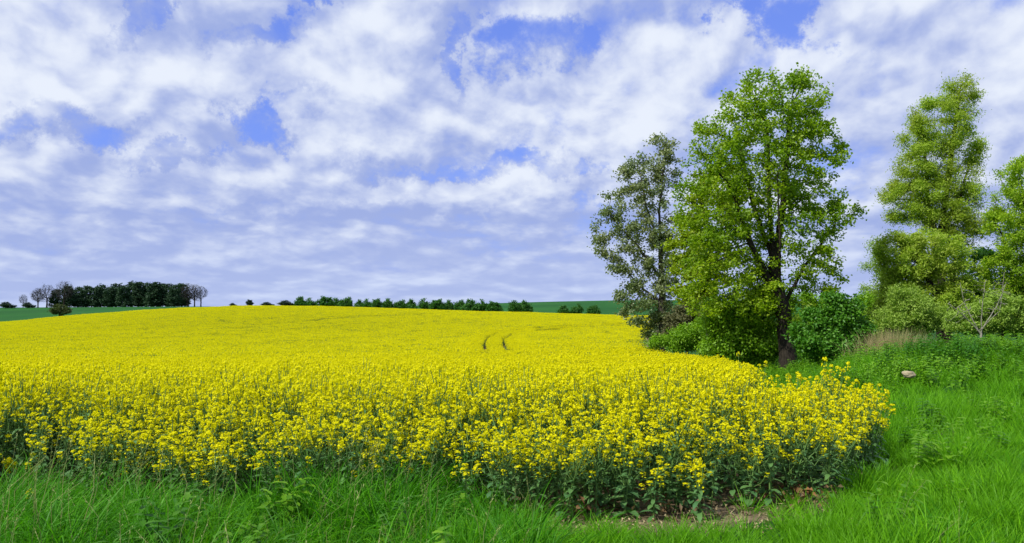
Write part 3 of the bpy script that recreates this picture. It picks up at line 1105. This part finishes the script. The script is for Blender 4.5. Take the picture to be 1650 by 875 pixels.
make_tree('maple_tree', 'tall broad bright green tree with thick dark trunk at the field corner', 'tree', 30, 1270, 592,
          [(1255, 172, 86, 70), (1212, 245, 104, 102), (1298, 262, 72, 108), (1160, 330, 82, 95), (1270, 370, 80, 90), (1160, 430, 70, 85),
           (1335, 350, 52, 42), (1320, 440, 48, 45), (1225, 480, 60, 45), (1140, 480, 46, 40), (1285, 500, 40, 34), (1365, 345, 26, 22)],
          [[(1272, 592), (1262, 505), (1246, 430), (1240, 330), (1236, 200)], [(1246, 430), (1262, 330), (1272, 180)],
           [(1258, 490), (1205, 400, -.5), (1170, 310, -.8)], [(1260, 500), (1300, 430, .3), (1350, 365, .4)],
           [(1246, 420), (1225, 330, .8), (1205, 230, 1.0)], [(1260, 470), (1240, 400, -1.2), (1230, 300, -1.6)]],
          0.30, L_MAPLE, M_BARK, 1, n_att=2300, di=2.6, dk=0.34, step=0.2, leaf_n=47, leaf_r=0.25, leaf_l=0.12, leaf_w=0.092, deep=0.85)

make_tree('poplar_tree', 'slender grey green tree with sparse small leaves, outermost at the field edge', 'tree', 45, 1066, 553,
          [(1066, 270, 38, 62), (1030, 330, 52, 85), (1000, 385, 48, 62), (1060, 400, 50, 80), (975, 350, 26, 40), (1040, 480, 55, 50),
           (1070, 525, 40, 30), (965, 390, 18, 26)],
          [[(1068, 553), (1066, 450), (1062, 340), (1074, 230)], [(1066, 450), (1030, 400), (985, 350)], [(1064, 400), (1040, 330), (1030, 270)],
           [(1067, 490), (1030, 460), (1005, 430)]],
          0.21, L_GREY, M_BARK_GREY, 2, n_att=1400, di=3.6, dk=0.5, step=0.28, leaf_n=26, leaf_r=0.33, leaf_l=0.15, leaf_w=0.11, deep=0.8)

make_tree('young_maple_tree', 'thin trunked yellow green tree between the grey tree and the broad tree', 'tree', 37, 1145, 560,
          [(1120, 390, 45, 60), (1150, 330, 45, 60), (1110, 450, 35, 40), (1155, 430, 40, 50)],
          [[(1146, 560), (1141, 455), (1125, 390), (1130, 310)], [(1141, 455), (1160, 400), (1165, 340)]],
          0.17, L_YOUNG, M_BARK, 3, n_att=520, di=3, dk=0.42, step=0.24, leaf_n=14, leaf_r=0.3, leaf_l=0.15, leaf_w=0.12)

make_tree('willow_tree', 'tall willow with pale olive crown and dark trunk above the grassy bank', 'tree', 36, 1516, 528,
          [(1548, 160, 36, 48), (1515, 200, 52, 55), (1490, 260, 52, 55), (1548, 255, 38, 60), (1465, 320, 48, 45), (1525, 330, 60, 55), (1575, 300, 20, 60), (1545, 370, 45, 40)],
          [[(1518, 528), (1514, 400), (1526, 300), (1545, 160)], [(1514, 410), (1495, 330), (1490, 230)], [(1518, 370), (1550, 310), (1565, 250)]],
          0.24, L_WILLOW, M_BARK, 4, n_att=1700, di=3, dk=0.40, step=0.22, leaf_n=72, leaf_r=0.32, leaf_l=0.12, leaf_w=0.045, droop=0.3)

make_tree('spreading_willow_tree', 'low spreading willow with arching dark branches at the foot of the tall willow', 'tree', 32, 1530, 532,
          [(1475, 425, 60, 50), (1440, 400, 32, 32), (1530, 440, 52, 42), (1450, 470, 42, 35), (1500, 480, 60, 30), (1440, 500, 45, 28), (1545, 490, 50, 35), (1500, 400, 60, 35)],
          [[(1530, 532), (1522, 490), (1495, 462), (1450, 440)], [(1524, 500), (1535, 450), (1540, 420)], [(1510, 478), (1490, 440), (1470, 410)]],
          0.20, L_WILLOW, M_BARK, 5, n_att=1250, di=3, dk=0.38, step=0.2, leaf_n=54, leaf_r=0.25, leaf_l=0.12, leaf_w=0.05)

make_tree('bright_willow_tree', 'rounded fresh green willow cut off by the right picture edge', 'tree', 34, 1662, 540,
          [(1665, 310, 70, 62), (1640, 370, 58, 60), (1700, 380, 70, 80), (1625, 440, 50, 45), (1680, 450, 70, 50)],
          [[(1662, 540), (1655, 450), (1660, 340)], [(1656, 470), (1630, 420), (1615, 380)], [(1656, 460), (1690, 400), (1700, 340)]],
          0.24, L_WILLOW2, M_BARK, 6, n_att=1600, di=3, dk=0.40, step=0.22, leaf_n=56, leaf_r=0.27, leaf_l=0.125, leaf_w=0.056)

make_tree('elder_bush', 'dense dark green bush right of the thick trunk', 'bush', 26, 1345, 588,
          [(1350, 512, 34, 32), (1305, 545, 34, 40), (1380, 545, 32, 40), (1338, 492, 18, 22), (1372, 492, 16, 18), (1340, 560, 50, 28)],
          [[(1345, 588), (1345, 540), (1348, 490)], [(1345, 575), (1315, 545)], [(1345, 575), (1375, 545)]],
          0.10, L_DARK, M_BARK, 7, n_att=420, shell=0.1, di=2, dk=0.26, step=0.15, leaf_n=22, leaf_r=0.24, leaf_l=0.12, leaf_w=0.08)

make_tree('hazel_bush', 'fresh green rounded bush left of the thick trunk, behind the yellow field', 'bush', 31, 1195, 585,
          [(1195, 540, 46, 36), (1165, 560, 36, 28), (1225, 555, 34, 34), (1190, 505, 34, 26), (1222, 490, 36, 34), (1158, 505, 32, 34)],
          [[(1195, 588), (1195, 540), (1195, 510)], [(1195, 575), (1170, 550)], [(1195, 575), (1220, 550)]],
          0.09, L_MID, M_BARK, 8, n_att=560, di=2.2, dk=0.28, step=0.16, leaf_n=28, leaf_r=0.34, leaf_l=0.12, leaf_w=0.09)

make_tree('budding_bush', 'brownish half bare bush between the two slender trunks', 'bush', 43, 1108, 562,
          [(1105, 520, 40, 34), (1130, 500, 30, 40), (1085, 535, 25, 25)],
          [[(1108, 562), (1105, 520), (1110, 490)], [(1108, 550), (1125, 510)], [(1108, 550), (1090, 520)]],
          0.08, L_BROWN, M_BARK_GREY, 9, n_att=420, di=2.6, dk=0.34, step=0.2, leaf_n=17, leaf_r=0.25, leaf_l=0.11, leaf_w=0.07)

make_tree('wispy_bush', 'pale wispy bush of fine twigs behind the dry reeds', 'bush', 42, 1425, 535,
          [(1432, 480, 42, 50), (1412, 420, 22, 40), (1460, 500, 40, 36), (1402, 510, 24, 30)],
          [[(1425, 535), (1422, 470), (1412, 410)], [(1424, 510), (1445, 470)], [(1424, 510), (1405, 470)]],
          0.07, L_WISP, M_BARK_PALE, 10, n_att=560, di=2.6, dk=0.3, step=0.18, leaf_n=34, leaf_r=0.3, leaf_l=0.12, leaf_w=0.045, tip=0.007)

make_tree('sallow_bush', 'light green low bush under the right hand willow', 'bush', 27, 1615, 545,
          [(1612, 500, 40, 32), (1645, 512, 36, 32), (1575, 515, 32, 26), (1540, 520, 24, 20)],
          [[(1615, 545), (1612, 505)], [(1615, 540), (1640, 510)]],
          0.06, L_WISP, M_BARK, 11, n_att=420, di=2, dk=0.24, step=0.15, leaf_n=26, leaf_r=0.2, leaf_l=0.1, leaf_w=0.05)

make_tree('dark_thicket_bush', 'deep green thicket behind the willows, filling the gap between their trunks', 'bush', 40, 1590, 540,
          [(1590, 440, 42, 50), (1600, 490, 60, 45), (1560, 500, 50, 35), (1650, 500, 60, 45)],
          [[(1590, 540), (1592, 480), (1590, 420)], [(1590, 530), (1620, 480)], [(1590, 530), (1560, 490)], [(1595, 510), (1650, 480)]],
          0.12, L_DARK, M_BARK, 12, n_att=600, di=3, dk=0.40, step=0.24, leaf_n=26, leaf_r=0.3, leaf_l=0.16, leaf_w=0.09)

make_tree('bramble_bush', 'mid green tangled scrub at the foot of the two slender trunks', 'bush', 41, 1128, 575,
          [(1128, 540, 40, 26), (1090, 550, 32, 20), (1160, 545, 34, 26), (1050, 553, 18, 14)],
          [[(1128, 575), (1128, 545)], [(1128, 570), (1095, 550)], [(1128, 570), (1160, 545)]],
          0.06, L_MID, M_BARK, 21, n_att=420, di=2.4, dk=0.3, step=0.18, leaf_n=20, leaf_r=0.28, leaf_l=0.13, leaf_w=0.08, shell=0.2)

make_tree('willow_scrub', 'pale green willow scrub between the dry reeds and the tall willow trunk', 'bush', 30, 1470, 555,
          [(1470, 505, 46, 34), (1430, 520, 30, 26), (1505, 515, 30, 26), (1455, 475, 28, 24)],
          [[(1470, 555), (1468, 510), (1460, 480)], [(1470, 545), (1435, 520)], [(1470, 545), (1505, 515)]],
          0.06, L_WISP, M_BARK, 22, n_att=460, di=2.2, dk=0.26, step=0.16, leaf_n=26, leaf_r=0.26, leaf_l=0.11, leaf_w=0.045, shell=0.2)

make_tree('blackthorn_bush', 'tangled green bush between the thick trunk and the dense green bush, behind both', 'bush', 38, 1290, 580,
          [(1290, 540, 40, 34), (1250, 550, 34, 28), (1330, 510, 34, 40), (1390, 515, 36, 46), (1290, 500, 34, 34)],
          [[(1290, 580), (1290, 540)], [(1290, 570), (1255, 548)], [(1290, 570), (1330, 530)], [(1295, 565), (1390, 540)]],
          0.07, L_MID, M_BARK, 23, n_att=480, di=2.6, dk=0.3, step=0.18, leaf_n=30, leaf_r=0.28, leaf_l=0.13, leaf_w=0.08, shell=0.2)

make_tree('bare_shrub', 'leafless shrub of bleached pale branches on top of the grassy bank', 'shrub', 21, 1578, 540,
          [(1590, 480, 40, 34), (1550, 500, 28, 22), (1615, 465, 18, 20), (1530, 515, 12, 10)],
          [[(1578, 540), (1582, 500), (1588, 450)], [(1578, 536), (1550, 505), (1530, 490)], [(1579, 530), (1608, 490), (1622, 455)], [(1578, 536, .2), (1565, 490, .3), (1560, 455, .4)], [(1578, 536, -.2), (1600, 500, -.3), (1600, 440, -.5)]],
          0.032, None, M_BARK_PALE, 13, n_att=260, di=1.6, dk=0.14, step=0.09, tip=0.014)


# dry reeds
def build_reeds():
    rng = np.random.default_rng(51)
    M = leaf_mat('dry_reed', (0.24, 0.21, 0.09), (0.42, 0.34, 0.18), (0.17, 0.22, 0.06), 0.25, 0.7, 0.8)
    c0 = point_at(1440, 560, 23)
    mb = MB()
    for k in range(2600):
        x = c0[0] + rng.normal(0, 0.50); y = 23 + rng.normal(0, 0.5)
        x = min(max(x, c0[0] - 1.0), c0[0] + 1.1)
        h = rng.uniform(0.55, 1.25) * (1.05 - 0.25 * abs(x - c0[0]))
        z = 0.0
        p = np.array([x - c0[0], y - 23, gz(x, y) - gz(c0[0], 23)])
        e = p + np.array([rng.normal(0.05, 0.30), rng.normal(0, 0.25), h])
        w = 0.006
        t = rng.uniform(0, 3.14); s = np.array([math.cos(t), math.sin(t), 0]) * w
        mid = (p + e) / 2 + rng.normal(0, .03, 3)
        mb.add([p - s, p + s, mid + s * .8, mid - s * .8, e + s * .2, e - s * .2], [(0, 1, 2, 3), (3, 2, 4, 5)], 0)
    o = link('dry_reed_clump', mb.mesh('dry_reed_clump', [M]), loc=(c0[0], 23, gz(c0[0], 23)))
    tag(o, 'patch of dry beige reeds between the dark bush and the willows', 'reeds')


build_reeds()


# pale stone on the bank
def build_stone():
    import bmesh
    from mathutils import noise as mn
    bm = bmesh.new()
    bmesh.ops.create_icosphere(bm, subdivisions=4, radius=1.0)
    for v in bm.verts:
        p = v.co.copy()
        k = 1 + 0.28 * mn.noise(p * 1.3 + Vector((3, 1, 2))) + 0.10 * mn.noise(p * 3.7)
        for ax in (Vector((0.6, -0.7, 0.4)), Vector((-0.8, -0.4, 0.3)), Vector((0.1, 0.2, 1))):
            a = ax.normalized(); dd = p.normalized().dot(a)
            if dd > 0.78: k *= 0.78 / dd
        v.co = p * k
    me = bpy.data.meshes.new('stone'); bm.to_mesh(me); bm.free()
    me.polygons.foreach_set('use_smooth', np.ones(len(me.polygons), bool))
    me.materials.append(plain_mat('pale_limestone', (0.24, 0.20, 0.12), (0.38, 0.33, 0.22), 9.0, 0.9, 0.02))
    D = 12.2
    p = point_at(1464, 603, D)
    o = link('stone', me, loc=(p[0], D, gz(p[0], D) + 0.34))
    o.scale = (0.092, 0.09, 0.065)
    # it lies on a hump of turf: keep it where the grass lets it show
    o.location.z = p[2]
    tag(o, 'pale beige stone lying among the grass of the bank', 'stone')


build_stone()


# ------------------------------------------------------------------ far wood, hedgerow and skyline bushes
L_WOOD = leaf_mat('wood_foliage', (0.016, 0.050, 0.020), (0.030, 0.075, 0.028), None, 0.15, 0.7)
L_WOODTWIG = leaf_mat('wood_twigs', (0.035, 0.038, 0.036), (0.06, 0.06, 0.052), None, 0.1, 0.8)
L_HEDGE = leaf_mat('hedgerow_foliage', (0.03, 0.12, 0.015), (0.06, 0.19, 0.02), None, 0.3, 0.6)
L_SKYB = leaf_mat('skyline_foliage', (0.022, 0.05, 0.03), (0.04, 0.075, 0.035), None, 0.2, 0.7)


def proto_tree(seed, H, ells, R0, leaf, bark, n_att, dk, step, leaf_n, leaf_r, leaf_l, leaf_w, tip=0.03, trunk_top=0.5):
    rng = np.random.default_rng(seed)
    pts = ell_points(rng, ells, n_att, 0.4)
    pts = pts[pts[:, 2] > 0.2]
    pos, par = colonize(rng, pts, [[(0, 0, -0.4), (0.1, 0, H * trunk_top * .5), (0, 0.1, H * trunk_top)]], H * 0.5, dk, step)
    rad, tips = pipe_radii(par, R0, tip)
    tm = branch_mesh('far_trunk', pos, par, rad, bark, 0.0)
    tw = np.where(tips <= 7)[0]
    vig = rng.gamma(1.6, 1 / 1.6, len(tw))
    cnt = rng.poisson(leaf_n * 1000.0 * vig / vig.sum())
    c = np.repeat(pos[tw], cnt, 0)
    c = c + rng.normal(0, leaf_r * .55, c.shape)
    c = c[c[:, 2] > 0.1]
    v, f = leaves_np(rng, c, leaf_l, leaf_w, up=0.4)
    return tm, np_mesh('far_crown', v, f, [leaf])


def plant(name, pair, x, y, sc, rz, label, cat, group):
    r = bpy.data.objects.new(name, None); C.objects.link(r)
    r.location = (x, y, gz(x, y)); r.rotation_euler = (0, 0, rz); r.scale = (sc[0], sc[0], sc[1])
    tag(r, label, cat, group)
    t = bpy.data.objects.new('trunk', pair[0]); C.objects.link(t); t.parent = r
    c = bpy.data.objects.new('crown', pair[1]); C.objects.link(c); c.parent = r
    return r


ORD = ['zeroth', 'first', 'second', 'third', 'fourth', 'fifth', 'sixth', 'seventh', 'eighth', 'ninth', 'tenth', 'eleventh', 'twelfth',
       'thirteenth', 'fourteenth', 'fifteenth', 'sixteenth', 'seventeenth', 'eighteenth', 'nineteenth', 'twentieth', 'twenty-first',
       'twenty-second', 'twenty-third', 'twenty-fourth', 'twenty-fifth', 'twenty-sixth', 'twenty-seventh', 'twenty-eighth']


def build_far():
    rng = np.random.default_rng(77)
    dense = []
    for k in range(4):
        H = 13
        e = [(0, 0, 8.6, 3.2, 3.2, 3.8), (rng.normal(0, .6), 0, 3.6, 4.4, 3.8, 4.2), (rng.normal(0, 1.0), rng.normal(0, .8), 10.6, 1.9, 1.9, 2.0)]
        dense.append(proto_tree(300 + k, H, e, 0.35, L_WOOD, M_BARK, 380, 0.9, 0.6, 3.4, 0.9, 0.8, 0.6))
    bare = []
    for k in range(3):
        e = [(0, 0, 8.4, 4.0, 4.0, 4.2), (rng.normal(0, 1.5), 0, 6.4, 3.8, 3.8, 3.2)]
        bare.append(proto_tree(320 + k, 12.5, e, 0.34, L_WOODTWIG, M_BARK, 700, 0.55, 0.42, 1.5, 0.7, 0.42, 0.16, tip=0.09, trunk_top=0.42))
    D = 450.0
    grp = 'trees of the far wood on the left skyline'
    # (px, height factor, bare?)
    wood = [(38, .66, 1), (62, .92, 1), (76, 1.10, 1), (91, 1.0, 0), (104, 1.12, 1), (109, 1.05, 0), (126, 1.08, 0), (139, 1.15, 0), (153, 1.13, 0), (163, 1.16, 0),
            (177, 1.05, 0), (187, 1.12, 0), (200, 1.15, 0), (213, 1.20, 0), (224, 1.18, 0), (236, 1.17, 0), (248, 1.16, 0), (259, 1.14, 0),
            (271, 1.10, 0), (282, 1.12, 0), (293, 1.14, 0), (303, 1.12, 1), (314, 1.06, 1), (324, .98, 1)]
    for i, (px, hf, b) in enumerate(wood):
        d = D + rng.uniform(-10, 14)
        hf *= rng.uniform(0.90, 1.08)
        x = (px - 825) / F * d
        pair = bare[i % 3] if b else dense[i % 4]
        sc = (hf * (1.15 if b else 1.02) * rng.uniform(.92, 1.1), hf * (1.06 if b else 0.96))
        if px == 38:
            lab = 'small bare round tree standing alone, left of the far wood'; sc = (0.62, 0.64)
        elif b and px < 120:
            lab = ['twiggy bare tree at the left end of the far wood', 'second twiggy bare tree from the left end of the far wood',
                   'bare tree rising behind the dark trees near the left end of the far wood'][[62, 76, 104].index(px)]
        elif b:
            lab = {303: 'innermost of the three bare trees at the right end of the far wood', 314: 'middle one of the three bare trees at the right end of the far wood',
                   324: 'outermost bare tree at the right end of the far wood'}[px]
        else:
            k = [w[0] for w in wood if not w[2]].index(px) + 1
            lab = '%s dark leafy tree from the left in the far wood' % ORD[k]
        plant('bare_tree' if b else 'wood_tree', pair, x, d, sc, rng.uniform(0, 6.28), lab, 'tree', grp)
    # hedgerow along the crest
    hedge = []
    for k in range(5):
        e = [(0, 0, 1.9, 1.5, 1.5, 1.5), (rng.normal(0, .5), 0, 2.6, .9, .9, 1.1), (rng.normal(0, .7), 0, 1.2, 1.5, 1.5, 1.0)]
        hedge.append(proto_tree(340 + k, 3.6, e, 0.10, L_HEDGE, M_BARK, 240, 0.42, 0.28, 2.6, 0.40, 0.34, 0.24, tip=0.015, trunk_top=0.5))
    row = [(484, 1.05), (500, .85), (524, 1.15), (540, .95), (558, 1.05), (579, .8), (592, .85), (608, 1.0), (625, 1.0), (645, .85), (662, .95),
           (684, 1.0), (706, 1.05), (723, .95), (742, .95), (758, 1.05), (776, 1.0), (795, .9), (828, 1.0), (846, 1.0), (908, .8), (931, .95), (957, .85)]
    nrow = 0
    for i, (px, hf) in enumerate(row):
        d = 236 + rng.uniform(-4, 5)
        if px > 890:
            lab = ['leftmost of three separate bushes before the green hillside', 'middle and tallest of three separate bushes before the green hillside',
                   'rightmost of three separate bushes before the green hillside'][[908, 931, 957].index(px)]
        else:
            nrow += 1
            lab = '%s bush from the left in the long hedgerow on the field horizon' % ORD[nrow]
        x = (px - 825) / F * d
        ytop = 479.5 + (px - 480) * 0.017 if px < 890 else 490
        ytop -= (hf - 1) * 14
        need = EYE + (492 - ytop) * d / F - gz(x, d)
        s = max(0.7, need / 3.5)
        plant('hedgerow_bush', hedge[i % 5], x, d, (s * 1.10 * rng.uniform(.85, 1.15), s * 1.0), rng.uniform(0, 6.28), lab, 'bush', 'bushes along the field horizon')
    # dark specks on the skyline
    for px, w, h, lab in [(10, 10, 4.5, 'low dark bush at the left edge of the skyline'), (45, 8, 4.0, 'low dark bush under the small bare round tree'),
                          (375, 5, 3.0, 'tiny dark bush on the skyline, right of the far wood'), (402, 6, 8.5, 'rounded dark bush alone on the skyline right of the far wood'),
                          (430, 9, 4.5, 'flat dark bush on the skyline left of the hedgerow'), (460, 12, 7, 'dark bush on the skyline just left of the hedgerow')]:
        d = 430.0
        x = (px - 825) / F * d
        top = EYE + (h + 0.5) * d / F
        s = (top - gz(x, d)) / 3.5
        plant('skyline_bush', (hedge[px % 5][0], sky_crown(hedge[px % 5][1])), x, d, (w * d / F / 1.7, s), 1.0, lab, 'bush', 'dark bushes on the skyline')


_sc = {}


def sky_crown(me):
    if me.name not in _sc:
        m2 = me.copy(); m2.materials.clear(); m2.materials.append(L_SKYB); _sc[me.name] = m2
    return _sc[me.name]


build_far()

L_FB = leaf_mat('field_bush_leaves', (0.045, 0.07, 0.015), (0.08, 0.11, 0.02), None, 0.25, 0.6)
make_tree('field_margin_bush', 'olive brown bush standing in the green field below the far wood', 'bush', 235, 96, 505,
          [(94, 498, 14, 8), (103, 501, 12, 6), (86, 502, 9, 5)], [[(96, 505), (95, 499)]], 0.2, L_FB, M_BARK, 14,
          n_att=220, di=3, dk=0.5, step=0.35, leaf_n=3, leaf_r=0.5, leaf_l=0.4, leaf_w=0.28, tip=0.02, twig_r=0.06)


# ------------------------------------------------------------------ dead leaves on the bare strip
def build_dead():
    rng = np.random.default_rng(91)
    M = leaf_mat('withered_leaves', (0.10, 0.05, 0.02), (0.26, 0.13, 0.05), (0.16, 0.12, 0.06), 0.2, 0.7, 2.0)
    x = np.concatenate([rng.uniform(0.5, 3.0, 600), rng.normal(2.65, 0.25, 130)])
    y = np.concatenate([rng.uniform(5.9, 6.9, 600), rng.normal(6.7, 0.18, 130)])
    fd = field_depth(x, y)
    k = (fd > -0.35) & (fd < 0.45) & (np.sin(x * 6.0) + np.sin(x * 2.2 + 1) + rng.normal(0, .5, len(x)) > 0.1)
    x, y = x[k], y[k]
    z = ground(x, y) + rng.uniform(0.01, 0.14, len(x)) ** 1.0
    c = np.column_stack([x, y, z])
    v, f = leaves_np(rng, c, 0.06, 0.035, up=0.3, fold=0.5)
    n = 1500
    xs = rng.uniform(0.3, 3.2, n); ys = rng.uniform(5.5, 6.9, n)
    sm = soil_mask(xs, ys); fs = field_depth(xs, ys)
    k = ((sm > 0.15) | (np.abs(fs) < 0.4)) & (rng.uniform(0, 1, n) < 0.6)
    xs, ys = xs[k], ys[k]
    c2 = np.column_stack([xs, ys, ground(xs, ys) + rng.uniform(0.006, 0.035, len(xs))])
    v2, f2 = leaves_np(rng, c2, 0.10, 0.006, up=2.0, fold=0.3)
    v3, f3 = leaves_np(rng, c2 + rng.normal(0, 0.05, c2.shape) * np.array([1, 1, 0]), 0.03, 0.024, up=1.0, fold=0.6)
    Ms = leaf_mat('straw_bits', (0.30, 0.24, 0.13), (0.46, 0.38, 0.22), (0.16, 0.12, 0.07), 0.1, 0.8, 6.0)
    f = np.concatenate([f, f2 + len(v), f3 + len(v) + len(v2)]); mi = np.concatenate([np.zeros(len(f) - len(f2) - len(f3)), np.ones(len(f2) + len(f3))])
    v = np.concatenate([v, v2, v3])
    tag(link('withered_leaves', np_mesh('withered_leaves', v, f, [M, Ms], mi)), 'withered brown leaves and straw at the foot of the rapeseed stems', 'dead leaves', kind='stuff')


build_dead()


# ------------------------------------------------------------------ single rapeseed plants that stand out from the crop
def single(px, py, D, seed, label, H=None, nb=7, low=0.4, spread=1.0, fl=24):
    """py: where the top of the plant is seen"""
    p = point_at(px, py, D)
    z = gz(p[0], D)
    h = p[2] - z
    parts = (MB(), MB(), [])
    rape_plant(seed, H=h, nb=nb, low=low, fl=fl, parts=parts, spread=spread)
    r = bpy.data.objects.new('rapeseed_plant', None); C.objects.link(r)
    r.location = (p[0], D, z)
    tag(r, label, 'rapeseed plant', 'single rapeseed plants standing out at the field edge')
    link('stem', parts[0].mesh('stem', [M_STEM]), r)
    link('leaves', parts[1].mesh('leaves', [M_RLEAF]), r)
    for fh in parts[2]:
        link('flower_head', fh.mesh('flower_head', [M_PETAL, M_STEM]), r)


single(1421, 655, 8.3, 501, 'rightmost rapeseed plant with one small yellow head against the grass', nb=1, low=.6, fl=22)
single(1398, 640, 8.2, 502, 'slim rapeseed plant next to the rightmost one', nb=3, low=.5)
single(1385, 622, 8.4, 503, 'airy rapeseed plant with two raised heads near the right corner', nb=3, low=.5)
single(1338, 594, 8.2, 504, 'tallest rapeseed plant of the corner, a slim yellow spire', nb=5, low=.5, spread=.6)
single(1308, 596, 8.0, 505, 'tall bushy rapeseed plant left of the tallest spire', nb=8, low=.5)
single(1262, 622, 8.2, 506, 'rapeseed plant at the notch where grass shows behind the corner', nb=5, low=.5)
single(1194, 566, 14.8, 507, 'lone tall rapeseed plant raised above the crop before the green bush', nb=3, low=.6, spread=.5)
single(1224, 580, 13.6, 508, 'last rapeseed plant on the far rim before the thick trunk', nb=3, low=.6, spread=.5)
single(1127, 742, 6.05, 509, 'low rapeseed plant hanging yellow heads down the dark stems', nb=6, low=.3, spread=.4)
single(365, 722, 6.75, 510, 'low rapeseed plant with big yellow head leaning over the tall grass', nb=6, low=.5, spread=.6)
single(22, 740, 6.9, 511, 'low rapeseed plant in the grass by the left picture edge', nb=6, low=.5, spread=.5)
single(52, 790, 6.0, 512, 'small single greenish yellow rapeseed flower standing in the grass', nb=0, low=.5, fl=14)
